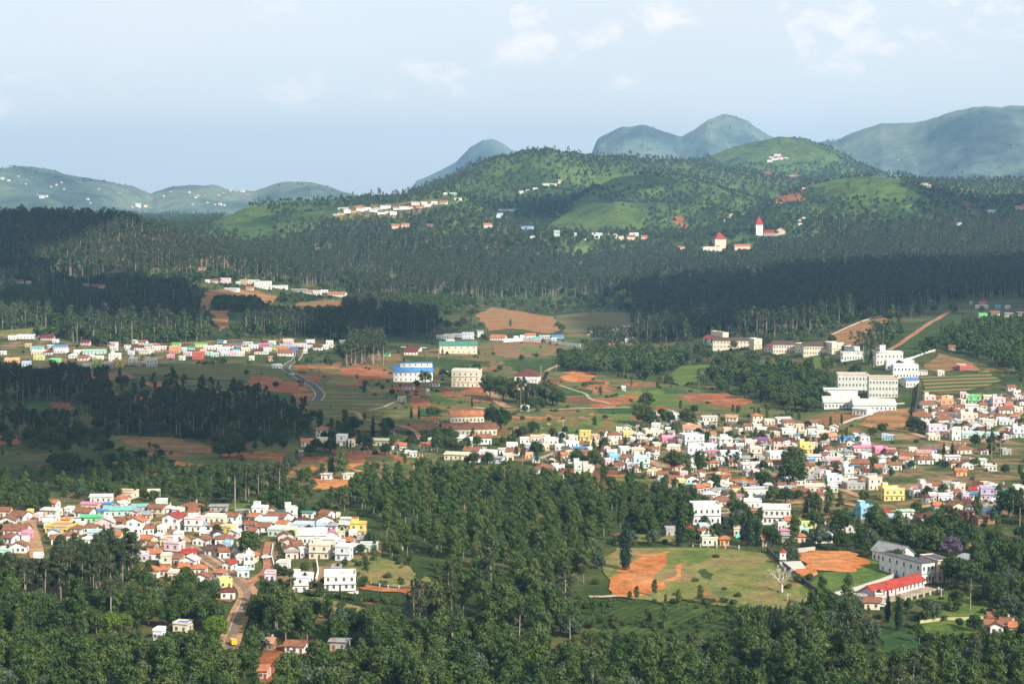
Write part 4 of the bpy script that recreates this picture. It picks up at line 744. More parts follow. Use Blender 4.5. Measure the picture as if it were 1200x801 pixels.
PLACES = [ # (test, phrase)
 (lambda x, y: y > 725, 'among the bottom trees'), (lambda x, y: x < 500 and y > 570 and x < 60, 'beside the left edge lane'),
 (lambda x, y: x < 500 and y > 570 and y < 612, 'in the top row of the lower village'), (lambda x, y: x < 150 and y > 570, 'behind the tall gum grove'),
 (lambda x, y: x < 240 and 570 < y < 645, 'above the village dirt road'), (lambda x, y: x < 240 and y > 570, 'below the village dirt road'),
 (lambda x, y: x < 310 and y > 570, 'around the big round tree'), (lambda x, y: x < 470 and 570 < y < 660, 'right of the reddish lane'), (lambda x, y: x < 470 and y > 570, 'by the road fork'),
 (lambda x, y: x < 100 and 380 < y < 440, 'at the left of the shaded colourful row'), (lambda x, y: x < 200 and 380 < y < 440, 'left of middle in the shaded colourful row'),
 (lambda x, y: x < 290 and 380 < y < 440, 'in the middle of the shaded colourful row'), (lambda x, y: x < 410 and 380 < y < 440, 'by the curving road top'),
 (lambda x, y: x < 410 and y < 380 and y > 300, 'above the terracotta terraces'), (lambda x, y: y < 400 and y > 300 and x > 1050, 'in the clearing of the right dark wood'),
 (lambda x, y: y < 235, 'high on the far hills'), (lambda x, y: y < 262 and x < 560, 'in the white hill village'), (lambda x, y: y < 300, 'at the foot of the green hill'),
 (lambda x, y: x < 580 and y < 445, 'around the green roofed hall'), (lambda x, y: y < 430 and x < 760, 'near the white walled sports ground'), (lambda x, y: x < 660 and y < 480, 'in the shade of the old trees'),
 (lambda x, y: x < 480 and y < 570, 'behind the row of fence posts'), (lambda x, y: x < 600 and y < 570, 'below the long brown roofed school'),
 (lambda x, y: x < 765 and y < 585, 'between long orange field and plantation'), (lambda x, y: x > 1065 and y < 520, 'below the curved green terraces'),
 (lambda x, y: x < 900 and y < 505, 'in the top row of the town'), (lambda x, y: x < 840 and y < 575, 'left of the town centre trees'), (lambda x, y: x < 905 and y < 575, 'behind the town centre trees'),
 (lambda x, y: x < 1040 and y < 525, 'above the town centre street'), (lambda x, y: x < 985 and y < 575, 'in the crowded town centre'), (lambda x, y: x < 1040 and y < 598, 'around the town market roof'),
 (lambda x, y: x < 880, 'around the tall white block'), (lambda x, y: x < 1010 and y < 650, 'above the upper orange pitch'), (lambda x, y: x > 1010 and y > 690, 'below the red roofed school'),
 (lambda x, y: x > 1040 and y < 560, 'above the broad green field'), (lambda x, y: x > 1040 and y < 595, 'below the broad green field'), (lambda x, y: True, 'at the lower right end of town')]
def place(x, y):
    for t, p in PLACES:
        if t(x, y): return p
ORD = ['leftmost', 'second', 'third', 'fourth', 'fifth', 'sixth', 'seventh', 'eighth', 'ninth', 'tenth', 'eleventh', 'twelfth', 'thirteenth', 'fourteenth', 'fifteenth', 'sixteenth', 'seventeenth', 'eighteenth', 'nineteenth', 'twentieth'] + ['number %d' % i for i in range(21, 60)]
GRP = dict(lower='houses of the lower left village', strip='colourful houses in the shaded row', mid='farm and school side houses', town='houses of the right-hand town', upper='houses on the upper right slope', villas='houses on the far hills', farmr='small farm houses at the lower right')
HS = []
NFILL = {}
for zone, s in TXT.items():
    for e in s.split():
        p = e.split(','); x, y, w = float(p[0]), float(p[1]), float(p[2]); st = int(p[6]) if len(p) > 6 else 1
        r = random.Random(int(x * 31 + y * 17)); yaw = float(p[7]) if len(p) > 7 else r.gauss(dict(lower=8, town=-4, upper=-3).get(zone, 0), 9)
        y = y + (0 if zone != 'lower' else 0); f = hit(x, y); wm = w * f.y / 2333.0
        if zone == 'villas' and y < 285: st = 2 if int(x) % 3 else 1
        HS.append([x, y, w, p[3], p[4], p[5], st, -yaw, zone, wm])
# smaller houses filling the gaps between the ones above
_g = random.Random(99)
for zone, n, poly in (('lower', 58, L('60,600 180,594 300,602 400,608 425,625 430,650 400,655 330,660 250,672 170,672 150,650 20,648 5,610')), ('town', 190, L('600,518 700,512 770,500 880,500 960,500 1010,520 1040,512 1062,540 1020,572 940,596 850,600 770,570 700,545 610,542')),
                      ('town', 22, L('1060,574 1200,574 1200,600 1080,600')), ('upper', 44, L('1084,470 1200,466 1200,515 1100,518 1076,495')), ('strip', 16, L('20,404 380,400 395,410 200,424 30,430'))):
    k = 0; tries = 0
    while k < n and tries < 4000:
        tries += 1; x, y = _g.uniform(min(p[0] for p in poly), max(p[0] for p in poly)), _g.uniform(min(p[1] for p in poly), max(p[1] for p in poly))
        if not in_poly(np.array([x]), np.array([y]), poly)[0] or any(a < x < b_ and c < y < d_ and in_poly(np.array([x]), np.array([y]), q_)[0] for q_, a, b_, c, d_ in [(p, min(q[0] for q in p), max(q[0] for q in p), min(q[1] for q in p), max(q[1] for q in p)) for p in TIGHT]): continue
        wpx = _g.uniform(6.5, 11) * (1.5 if zone == 'lower' else 1)
        if any(abs(h[0] - x) < (h[2] + wpx) * .38 and abs(h[1] - y) < (6 if zone == 'lower' else 3.6) for h in HS): continue
        f = hit(x, y)
        if any((f.x - a) ** 2 + (f.y - b_) ** 2 < (c + 2) ** 2 for a, b_, c in ROADPTS): continue
        kd = _g.choice('ggghhfffem'); wc = _g.choice(['white'] * 5 + ['cream', 'cream', 'peach', 'pink', 'cyan', 'paleblue', 'mint', 'grey', 'tan']); rc = _g.choice(['slab', 'pale', 'pale', 'terra']) if kd == 'f' else _g.choice(['greym', 'whitem', 'tealm', 'bluem']) if kd == 'm' else _g.choice(['brown', 'brown', 'orange', 'dark', 'maroon', 'whitem', 'palem', 'greym'])
        HS.append([x, y, wpx, kd, wc, rc, 1, _g.gauss(0, 14), zone, wpx * f.y / 2333.0]); k += 1
def describe(h):
    x, y, w, k, wc, rc, st, yaw, zone, wm = h
    nm = {'f': 'flat_roofed_house', 'm': 'metal_roofed_house'}.get(k, 'tiled_house')
    return SIZE(wm, st) + WN.get(wc, wc) + ' house with ' + RN[rc] + ' roof', nm
cnt = {}
for h in HS: cnt.setdefault((describe(h)[0], place(h[0], h[1])), []).append(h)
for v in cnt.values(): v.sort(key=lambda h: h[0])
def merge(roots, name, label, cat):
    bpy.context.view_layer.update(); V_, F_, I_, ms = [], [], [], []; kill = []
    for r0 in roots:
        todo = [r0]
        while todo:
            q = todo.pop(); kill.append(q); todo += list(q.children)
            if q.type != 'MESH': continue
            M = q.matrix_world; n = len(V_); V_ += [tuple(M @ v.co) for v in q.data.vertices]; mm = []
            for m in q.data.materials:
                if m not in ms: ms.append(m)
                mm.append(ms.index(m))
            for p in q.data.polygons: F_.append(tuple(i + n for i in p.vertices)); I_.append(mm[p.material_index])
    for q in kill: bpy.data.objects.remove(q)
    tag(obj(name, mesh(name, V_, F_, ms, I_)), label, cat, kind='stuff')
_kind = lambda h: {'f': 'f', 'm': 'm'}.get(h[3], 't')
EXTRA = set()
for kk in 'ft':
    v = sorted([h for h in HS if _kind(h) == kk], key=lambda h: -h[2] * h[6]); EXTRA |= {id(h) for h in v[285:]}
extra = dict(f=[], t=[])
cnt = {}
for h in HS:
    if id(h) not in EXTRA: cnt.setdefault((describe(h)[0], place(h[0], h[1])), []).append(h)
for v in cnt.values(): v.sort(key=lambda h: h[0])
for h in HS:
    if id(h) in EXTRA: extra[_kind(h)].append(bld('filler', h[0], h[1], h[2] * .92, h[3], h[4], h[5], h[6], h[7])); continue
    d, nm = describe(h); pl = place(h[0], h[1]); v = cnt[(d, pl)]
    lab = f'{d} {pl}' if len(v) == 1 else f'{d}, {ORD[v.index(h)]}{"" if v.index(h) == 0 else " from left"} {pl}'
    if len(lab.split()) > 16: lab = lab.replace(' house with ', ' house, ')
    if len(lab.split()) > 16: lab = lab.replace(' from left', '')
    if len(lab.split()) > 16: lab = lab.replace('in the ', 'in ').replace('of the ', 'of ')
    x, y, w, k, wc, rc, st, yaw, zone, wm = h
    bld(nm, x, y, w * (.92 if zone in ('town', 'upper', 'lower') else 1), k, wc, rc, st, yaw, label=lab, group=GRP[zone], cat={'f': 'flat house', 'm': 'metal house'}.get(k, 'tiled house'))

merge(extra['t'], 'tiled_house_crowd', 'smallest tiled houses packed between the others in the towns', 'tiled houses')
if extra['f']: merge(extra['f'], 'flat_roofed_house_crowd', 'smallest flat roofed houses packed between the others in the towns', 'flat houses')
# ---- the large buildings one can recognise
def B(name, x0, y0, x1, y1, kind, wc, rc, st, depth, label, nw, h=None, cat='building', **k):
    """front foot line from (x0, y0) to (x1, y1) in the photograph"""
    a, b = hit(x0, y0), hit(x1, y1); m = (a + b) / 2; yaw = math.degrees(math.atan2(b.y - a.y, b.x - a.x))
    if 'yaw' in k: yaw = k.pop('yaw'); W = (x1 - x0) * m.y / 2333 / math.cos(math.radians(yaw))
    else: W = (b - a).xy.length
    px, py = proj(m.x, m.y, m.z)
    o = bld(name, float(px), float(py), 0, kind, wc, rc, st, yaw, depth=depth, h=h, nw=nw, label=label, cat=cat, W=W, **k); o.scale = (1, 1, 1.25); return o
hall = B('blue_roofed_hall', 461, 449, 507, 445.5, 'g', 'white', 'bluem', 2, 16, 'large white hall with bright blue roof among red plots', 8, h=6.2, yaw=5, doors=0, rise=3.6, group=None)
b_ = MB(); b_.box(-10, 15, 5.2, 8.6, 7.9, 11.3); b_.box(-10.4, 15.4, 4.8, 9.0, 11.31, 11.6, 1); obj('clerestory', b_.mesh('clerestory', [WM('white'), RM('bluem')]), hall)
for i in range(5): obj('window', WINDOW, hall, (-7 + 4.6 * i, 5.198, 9.6), 0, (1, 1, 1.1))
B('college_block', 529, 453, 562, 454, 'f', 'cream', 'pale', 3, 16, 'cream three-storey block with cluttered roof right of the blue roofed hall', 5, h=9.6, yaw=-6, tank=True)
B('green_roofed_hall', 515, 415, 559, 414, 'g', 'cream', 'tealm', 2, 14, 'long cream hall with green metal roof', 6, h=6.4, doors=1, yaw=3, rise=2.6)
B('maroon_roofed_hall', 603, 447, 632, 446, 'h', 'white', 'maroon', 1, 20, 'white hall under a broad maroon hipped roof', 5, h=3.4, yaw=-4, rise=4)
B('school_wing', 528, 497.5, 567, 493, 'g', 'cream', 'orange', 1, 9, 'cream school wing with orange tiled roof and arched windows', 8, h=3.6, yaw=7, rise=2.2)
B('school_wing', 519, 513, 582, 508, 'g', 'cream', 'brown', 1, 9, 'long cream school wing with brown tiled roof beside dark tree', 11, h=3.6, yaw=9, rise=2.2)
B('school_annex', 555, 522, 576, 519, 'g', 'white', 'brown', 1, 6, 'low white annex with brown roof below the long school wing', 4, h=3.2, yaw=9)
B('school_hall', 573, 506, 582, 506, 'e', 'cream', 'maroon', 1, 12, 'cream gable hall with maroon roof at the end of the school', 1, h=5.5)
# college on the right hillside
B('college_hostel', 982, 461, 1018, 461.5, 'f', 'palegrey', 'terra', 3, 14, 'left half of the pale three-storey hostel with rows of windows', 9, h=10.5, yaw=-4, doors=0, group='college buildings on the right hillside')
B('college_hostel', 1018.5, 465, 1052, 467, 'f', 'palegrey', 'terra', 3, 17, 'right half of the pale three-storey hostel with terracotta roof', 9, h=10.5, yaw=-6, doors=0, group='college buildings on the right hillside')
for (a, b, c, lb) in [(966, 1008, 478, 'left long pale metal shed in front of the hostel'), (1001, 1050, 481, 'right long pale metal shed in front of the hostel')]:
    B('long_shed', a, c, b, c + 1, 'g', 'white', 'palem', 1, 20, lb, 10, h=3.2, yaw=-3, doors=0, rise=2.4, group='college buildings on the right hillside')
    
B('long_shed', 966, 470, 1005, 470, 'm', 'white', 'palem', 1, 8, 'upper pale metal lean-to behind the left shed', 6, h=6.5, yaw=-3, doors=0, group='college buildings on the right hillside')
B('small_shed', 999, 486, 1016, 487, 'm', 'white', 'palem', 1, 9, 'small pale shed below the two long sheds', 3, h=3.4, group='college buildings on the right hillside')
for (x0, x1, y, st, h, lb) in [(986, 1011, 422, 1, 4.6, 'white classroom block beside the row of bare pines'), (1027, 1058, 427, 2, 7.0, 'uppermost white block of the stepped college rows'),
                               (1039, 1071, 433, 1, 5.0, 'middle white block of the stepped college rows'), (1047, 1076, 443, 2, 7.2, 'lowest white block of the stepped college rows')]:
    B('college_block', x0, y, x1, y, 'f', 'white', 'pale', st, 12, lb, 7, h=h, yaw=-5, group='college buildings on the right hillside')
B('college_block', 988, 414, 1001, 414, 'f', 'white', 'reds', 1, 8, 'small white block with red flat roof left of bare pines', 3, h=4, group='college buildings on the right hillside')
B('stair_tower', 1022, 419, 1031, 419, 'f', 'white', 'pale', 2, 8, 'white stair tower at the upper end of stepped blocks', 1, h=7, group='college buildings on the right hillside')
B('blue_roofed_shed', 1062, 454, 1077, 453, 'm', 'white', 'bluem', 1, 12, 'white shed with blue metal roof beside the boundary wall', 3, h=4, group='college buildings on the right hillside')
B('college_wing', 906, 414, 931.3, 414, 'g', 'cream', 'dark', 2, 14, 'left wing of the long cream college with dark roof', 8, h=6.2, yaw=-2, doors=0, rise=1.8, group='college buildings on the right hillside')
B('college_wing', 942, 415.5, 974, 416.5, 'g', 'cream', 'dark', 2, 16, 'right wing of the long cream college with dark roof', 10, h=6.2, yaw=-3, doors=0, rise=1.8, group='college buildings on the right hillside')
B('college_wing', 974.5, 416, 989, 412, 'f', 'cream', 'pale', 2, 16, 'plain cream end block of the long college', 1, h=6.3, yaw=12, group='college buildings on the right hillside')
B('college_wing', 931.5, 413, 941.5, 413, 'f', 'cream', 'pale', 2, 12, 'low linking porch between the two college wings', 2, h=5.6, group='college buildings on the right hillside')
B('red_roofed_porch', 896, 412, 906, 412, 'h', 'pink', 'reds' if 0 else 'red', 1, 9, 'little porch with pinkish red roof beside the college', 2, h=3.6, group='college buildings on the right hillside')
B('office_block', 836, 408, 883, 409, 'g', 'cream', 'dark', 2, 13, 'long cream two-storey block with dark roof in the woods', 12, h=6, yaw=-2, doors=0, rise=1.6, group='college buildings on the right hillside')
B('office_block', 883.5, 411, 893, 407, 'f', 'cream', 'pale', 2, 14, 'tall cream end tower of the dark roofed block', 1, h=6.6, yaw=12, group='college buildings on the right hillside')
B('red_roofed_house', 824, 404, 834, 404, 'g', 'white', 'red', 1, 9, 'small red roofed house at the end of the office block', 2, h=5, cat='house')
B('roof_cabin', 833, 402, 847, 402, 'f', 'cream', 'pale', 2, 6, 'cream stair cabin rising behind the dark roof', 2, h=8.2, doors=0)
# church-like houses on the wooded hill
B('red_roofed_mansion', 838, 291, 851, 291, 'h', 'peach', 'red', 2, 20, 'peach mansion with tall red hipped roof in the forest', 3, h=13, rise=9, doors=0, cat='mansion')
B('mansion_terrace', 824, 295, 846, 295, 'f', 'peach', 'pale', 1, 10, 'long peach terrace wing in front of the mansion', 0, h=6, doors=0)
B('mansion_terrace', 861, 294, 879, 293, 'g', 'peach', 'orange', 1, 10, 'low peach wing right of the forest mansion', 0, h=6, doors=0)
ch = B('hill_chapel', 886, 276, 894, 276, 'f', 'white', 'red' if 0 else 'pale', 2, 12, 'white chapel tower with red spire in the forest', 1, h=15, doors=0, parapet=0, cat='chapel')
s_ = MB(); s_.add([(-7, -1, 15.2), (7, -1, 15.2), (7, 13, 15.2), (-7, 13, 15.2), (0, 6, 27)], [(0, 1, 4), (1, 2, 4), (2, 3, 4), (3, 0, 4), (3, 2, 1, 0)]); obj('spire', s_.mesh('spire', [RM('red')]), ch)
B('chapel_hall', 895, 277, 909, 277, 'g', 'salmon', 'red', 1, 12, 'low red roofed hall between chapel and gable house', 0, h=6, doors=0)
B('gable_house', 909, 276, 920, 274, 'e', 'peach', 'red', 1, 12, 'red gabled house right of the white chapel', 1, h=6, doors=0, cat='house')
# lower right school
sch = B('red_roofed_school', 1024, 704, 1083, 688, 'g', 'pink', 'red', 1, 6, 'long pink schoolhouse with bright red roof', 12, h=2.5, rise=1.5)
B('grey_roofed_hall', 1022, 656, 1054, 664, 'g', 'white', 'greym', 1, 8, 'long white hall with dark grey pitched roof behind trees', 5, h=3.6, rise=2.4)
B('academy_block', 1079, 683, 1096, 683, 'f', 'white', 'charcoal', 2, 26, 'white two-storey academy wing with open galleries and dark roof', 3, h=6.2, parapet=0, yaw=27)
B('academy_block', 1098, 683, 1115, 681, 'f', 'peach', 'charcoal', 2, 13, 'peach end block of the academy beside the red roofed school', 2, h=6.6, parapet=.3, yaw=20)
B('academy_store', 1118, 668, 1134, 672, 'm', 'grey', 'greym', 1, 12, 'low grey roofed store right of the academy', 2, h=4)
B('white_block', 812, 616, 845, 613, 'f', 'white', 'pale', 2, 11, 'tall plain white block with red stair head at the town edge', 5, h=6.6, yaw=4, doors=0, parapet=.6, tank=False)
B('white_block', 889, 614, 926, 615, 'f', 'white', 'pale', 2, 12, 'bright white modern block with stepped roof above the pitch', 6, h=5.4, yaw=-8, parapet=.6)
B('shell_house', 1007, 607, 1014, 607, 'f', 'azure', 'bluem', 2, 8, 'narrow azure annex beside the bright azure house', 1, h=5)
B('white_house', 380, 694, 417, 691, 'f', 'white', 'pale', 2, 10, 'large white two-storey house with blue tank shelter on its roof', 4, h=4.5, yaw=5, tank=False, cat='house')
big = B('white_hall', 349, 639, 382, 638, 'g', 'white', 'whitem', 1, 12, 'wide white hall with pale stepped roof in the lower village', 5, h=3.4, rise=1.6, yaw=4)
for i, (x, y) in enumerate([(327, 636), (331, 643), (336, 651)]):
    B('row_shed', x - 4, y, x + 18, y + 2, 'e', 'peach', 'brown', 1, 9, ['topmost', 'middle', 'lowest'][i] + ' of three brown gabled sheds right of the reddish lane', 1, h=3.2, yaw=6, W=None) if 0 else \
    bld('row_shed', x + 7, y, 16, 'e', 'peach', 'brown', 1, 8, label=['topmost', 'middle', 'lowest'][i] + ' of three brown gabled sheds right of the reddish lane', cat='shed', group='three gabled sheds')
tp = B('white_shrine', 286, 668, 298, 668, 'f', 'white', 'pale', 2, 4, 'white tiered shrine with balconies above the road fork', 2, h=4.6, cat='shrine', yaw=8)
s_ = MB(); s_.box(-1.2, 1.2, .8, 3.2, 4.76, 6.0); s_.cyl(0, 2, 6.001, 7.0, .9, .2, 10); obj('turret', s_.mesh('turret', [WM('white')]), tp)
tw = B('pitch_tower', 914, 662, 921, 662, 'f', 'white', 'pale', 2, 2.4, 'slim white hut with red pyramid roof beside the upper pitch', 1, h=3.9, parapet=0, cat='tower', sidewin=False, yaw=-5, ww=.7)
s_ = MB(); s_.add([(-1.5, -.3, 4.06), (1.5, -.3, 4.06), (1.5, 2.7, 4.06), (-1.5, 2.7, 4.06), (0, 1.2, 5.3)], [(0, 1, 4), (1, 2, 4), (2, 3, 4), (3, 0, 4), (3, 2, 1, 0)]); obj('pyramid_roof', s_.mesh('pyramid_roof', [RM('red')]), tw)
# far mountain villages: tiny white houses, no parts
b0 = MB(); b0.box(-6, 6, -5, 5, -4, 6); b0.add([(-7, -6, 6.01), (7, -6, 6.01), (7, 6, 6.01), (-7, 6, 6.01), (-7, 0, 9), (7, 0, 9)], [(0, 1, 5, 4), (2, 3, 4, 5), (1, 2, 5), (3, 0, 4), (3, 2, 1, 0)], 1)
FARH = {c: b0.mesh('far_house', [WM(c), RM(r_)]) for c, r_ in (('white', 'whitem'), ('cream', 'orange'), ('peach', 'red'))}
FP = [(3, 210, 2), (10, 212, 1.6), (22, 207, 1.3), (44, 228, 1), (49, 232, 2.6), (54, 231, 2), (60, 219, 1.3), (66, 217, 1.2), (72, 214, 1.3), (103, 234, 1.5), (106, 238, 1.2), (155, 243, 1.3), (162, 242, 3.2), (170, 242, 2.2),
      (192, 230, 1.2), (200, 225, 1.2), (222, 226, 1.3), (229, 232, 1.8), (232, 230, 1.2), (240, 229, 1.1), (256, 229, 1.2), (262, 226, 1.1), (270, 224, 1.3), (277, 224, 1.5), (284, 225, 2.4), (243, 238, 1.2), (252, 240, 1.1), (258, 240, 1.9), (263, 241, 1.3),
      (226, 240, 1.1), (290, 228, 1.1), (296, 222, 1), (345, 213, 1), (356, 213, 1.2), (362, 213, 1), (75, 222, 1), (30, 216, 1), (140, 226, 1), (116, 222, .9), (1053, 188, 1), (708, 171, 1)]
for i, (x, y, s) in enumerate(sorted(FP)):
    p = hit(x, y, 6000 if y < 245 else 0); c = ['white', 'white', 'cream', 'white', 'peach'][i % 5]
    o = obj('far_house', FARH[c], None, p, rnd.uniform(-.5, .5), (s * .5, s * .5, s * .42))
    tag(o, f'{"broad" if s > 1.7 else "tiny"} {c} house on the hazy mountain, number {i + 1} from left' if 0 else f'{"broad" if s > 1.7 else "tiny"} {c} far house on the hazy mountains', 'far house', 'far houses on the hazy mountains')
_seen = {}
fars = [o for o in col.objects if o.name.startswith('far_house')]
for o in sorted(fars, key=lambda o: o.location.x / o.location.y): _seen.setdefault(o['label'], []).append(o)
for lb, v in _seen.items():
    for i, o in enumerate(v):
        if len(v) > 1 and i < 20: o['label'] = lb.replace(' on the', f', {ORD[i]}{" from left" if i else ""} on the')
        elif i >= 20: o['label'] = lb + f', {ORD[len(v) - 1 - i]}{" from right" if len(v) - 1 - i else ""}'.replace('leftmost', 'rightmost')

# ------------------------------------------------------------------ trees
def leaf_mat(name, c1, c2, c3, trans=.16, bark=None):
    def b(t, o):
        oi = N(t, 'ShaderNodeObjectInfo')
        c = ramp(t, oi.outputs['Random'], [(0, c1), (.5, c2), (1, c3)])
        c = mixc(t, .85, c, ramp(t, noise(t, .55, 3, .6), [(.3, (.45, .50, .45)), (.5, (.95, .97, .9)), (.72, (1.5, 1.42, 1.12))]), 'MULTIPLY')
        d = N(t, 'ShaderNodeBsdfDiffuse'); tr = N(t, 'ShaderNodeBsdfTranslucent'); gl = N(t, 'ShaderNodeBsdfGlossy', i_Roughness=.5)
        t.links.new(c, d.inputs[0]); t.links.new(mixc(t, .5, c, (.9, 1.0, .35), 'MULTIPLY'), tr.inputs[0]); gl.inputs[0].default_value = (.5, .5, .5, 1)
        m = N(t, 'ShaderNodeMixShader', i_Fac=trans); t.links.new(d.outputs[0], m.inputs[1]); t.links.new(tr.outputs[0], m.inputs[2])
        m2 = N(t, 'ShaderNodeMixShader', i_Fac=.03); t.links.new(m.outputs[0], m2.inputs[1]); t.links.new(gl.outputs[0], m2.inputs[2])
        t.links.new(m2.outputs[0], o.inputs['Surface'])
    return mat(name, b)
LEAF = dict(gum=leaf_mat('gum_leaves', (.036, .058, .024), (.050, .072, .030), (.068, .080, .040)),
            oak=leaf_mat('silver_oak_leaves', (.036, .072, .018), (.060, .100, .024), (.090, .122, .036)),
            broad=leaf_mat('broad_leaves', (.026, .054, .014), (.046, .080, .018), (.078, .100, .028)),
            wattle=leaf_mat('wattle_leaves', (.050, .080, .050), (.070, .098, .062), (.085, .115, .060)),
            cypress=leaf_mat('cypress_leaves', (.014, .034, .020), (.020, .042, .024), (.026, .050, .024), .1),
            lime=leaf_mat('lime_leaves', (.12, .19, .025), (.14, .21, .03), (.10, .16, .02), .35),
            purple=leaf_mat('jacaranda_leaves', (.12, .085, .14), (.13, .09, .15), (.11, .08, .12)),
            shrub=leaf_mat('shrub_leaves', (.030, .058, .014), (.050, .082, .020), (.080, .095, .034)))
def bark_mat(name, a, b2):
    return mat(name, lambda t, o: princ(t, o, ramp(t, noise(t, .8, 5, .6, sc3=(2, 2, .4)), [(.3, a), (.65, b2)]), .9, .1))
BARK = dict(gum=bark_mat('gum_bark', (.16, .12, .09), (.36, .30, .25)), oak=bark_mat('oak_bark', (.12, .10, .08), (.27, .24, .20)), broad=bark_mat('brown_bark', (.06, .045, .03), (.15, .11, .08)), bare=bark_mat('pale_bark', (.38, .34, .28), (.55, .50, .43)))
for k in ('wattle', 'lime', 'shrub', 'purple'): BARK[k] = BARK['broad']
BARK['cypress'] = BARK['broad']
def leaves(cl, nq, size, seed, droop=0):
    """cl: (x, y, z, rx, rz) leaf clumps; returns a cloud of small leaf-spray quads spread over and inside every clump"""
    g_ = np.random.default_rng(seed); cl = np.array(cl, float); w = cl[:, 3] ** 2; w /= w.sum()
    k = g_.choice(len(cl), nq, p=w); d = g_.normal(size=(nq, 3)); d /= np.linalg.norm(d, axis=1)[:, None]
    d[:, 2] = np.where(g_.random(nq) < .35, np.abs(d[:, 2]), d[:, 2])
    rad = 1 - .45 * g_.random(nq) ** 2.2; rad *= 1 + .16 * g_.normal(size=nq)
    P = cl[k, :3] + d * rad[:, None] * np.stack([cl[k, 3], cl[k, 3], cl[k, 4]], -1)
    nrm = d + .38 * g_.normal(size=(nq, 3)); nrm /= np.linalg.norm(nrm, axis=1)[:, None]
    a = np.cross(nrm, g_.normal(size=(nq, 3))); a /= np.linalg.norm(a, axis=1)[:, None]; b = np.cross(nrm, a)
    s = size * (.6 + .8 * g_.random(nq))[:, None]; s2 = s * (.55 + .5 * g_.random(nq))[:, None]
    if droop: P[:, 2] -= droop * g_.random(nq) ** 2
    V = np.stack([P - a * s * .5, P - b * s2 * .5 + nrm * s * .08, P + a * s * .5, P + b * s2 * .5 + nrm * s * .08], 1).reshape(-1, 3)
    return V, np.arange(nq * 4).reshape(-1, 4)
def shape(kind, seed, lod):
    """clumps, trunk polylines and height for one tree, in metres"""
    r = random.Random(seed * 77 + hash(kind) % 1 + len(kind)); cl = []; tr = []
    if kind == 'gum':
        Ht = r.uniform(22, 27); lx, ly = r.uniform(-1, 1), r.uniform(-1, 1); base = r.uniform(.40, .55); ax = lambda z: (lx * (z / Ht) ** 2, ly * (z / Ht) ** 2)
        tr.append(([(0, 0, -1.5)] + [(*ax(Ht * q), Ht * q) for q in (.25, .5, .75, .93)], [.34, .28, .22, .14, .05]))
        for i in range(13):
            z = Ht * (base + (1 - base) * (i + r.random() * .7) / 13); q = (z / Ht - base) / (1 - base); rr = 3.1 * math.sin(math.pi * min(1, .22 + q * .78)) * r.uniform(.5, 1.1)
            an = r.uniform(0, 6.28); x, y = ax(z); X, Y = x + rr * math.cos(an), y + rr * math.sin(an); cl.append((X, Y, z, r.uniform(1.2, 2.1), r.uniform(.9, 1.5)))
            if i % 2 == 0: tr.append(([(x, y, z - 2.2), (X * .6 + x * .4, Y * .6 + y * .4, z - .8), (X, Y, z)], [.09, .06, .03]))
        cl.append((*ax(Ht), Ht - .6, 1.2, 1.2))
    elif kind == 'oak':
        Ht = r.uniform(12, 14.5); b_ = r.uniform(.28, .38)
        tr.append(([(0, 0, -1.2), (r.uniform(-.2, .2), 0, Ht * .4), (r.uniform(-.3, .3), r.uniform(-.3, .3), Ht * .9)], [.22, .15, .04]))
        for i in range(12):
            q = (i + .5) / 12; z = Ht * (b_ + (1 - b_) * q); rr = 1.9 * math.sin(math.pi * (q * .82 + .12)) ** .7 * r.uniform(.5, 1); an = i * 2.4 + r.uniform(-.5, .5)
            cl.append((rr * math.cos(an), rr * math.sin(an), z, r.uniform(1.0, 1.5), r.uniform(.9, 1.5)))
            if i % 3 == 0: tr.append(([(0, 0, z - 1.6), (rr * math.cos(an), rr * math.sin(an), z)], [.07, .03]))
        cl.append((0, 0, Ht * .6, 1.7, Ht * .25)); cl.append((0, 0, Ht - 1, .9, 1.2))
    elif kind in ('broad', 'lime', 'purple', 'wattle'):
        Ht = r.uniform(9, 11.5) if kind != 'wattle' else r.uniform(7.5, 9.5); R_ = Ht * r.uniform(.36, .46)
        tr.append(([(0, 0, -1.2), (r.uniform(-.3, .3), r.uniform(-.3, .3), Ht * .3), (r.uniform(-.6, .6), r.uniform(-.6, .6), Ht * .75)], [.36, .26, .08]))
        for i in range(15):
            an = i * 2.4 + r.uniform(-.4, .4); q = (i + .5) / 15; el = math.asin(min(1, q * 1.02)); rr = R_ * math.cos(el) * r.uniform(.65, 1.0); z = Ht * .38 + (Ht * .5) * math.sin(el) * r.uniform(.85, 1.1)
            c_ = (rr * math.cos(an), rr * math.sin(an), z, R_ * r.uniform(.30, .48), R_ * r.uniform(.26, .42)); cl.append(c_)
            if i % 3 == 0: tr.append(([(0, 0, Ht * .22), (c_[0] * .55, c_[1] * .55, z * .75), c_[:3]], [.16, .10, .04]))
        cl.append((0, 0, Ht * .55, R_ * .6, Ht * .28))
    elif kind == 'cypress':
        Ht = r.uniform(14, 17); tr.append(([(0, 0, -1.2), (0, 0, Ht * .9)], [.25, .05]))
        for i in range(16):
            q = i / 15; z = Ht * (.08 + .88 * q); w = 1.75 * (1 - q) ** .65 * (.55 + .45 * min(1, q * 5)) + .22; cl.append((r.uniform(-.3, .3), r.uniform(-.3, .3), z, w, 1.25))
    else:
        Ht = 2.6; tr.append(([(0, 0, -.6), (0, 0, 1.4)], [.08, .03]))
        for i in range(7): cl.append((r.uniform(-1, 1), r.uniform(-1, 1), r.uniform(.7, 1.5), r.uniform(.6, 1.1), r.uniform(.5, .95)))
    return cl, tr, Ht
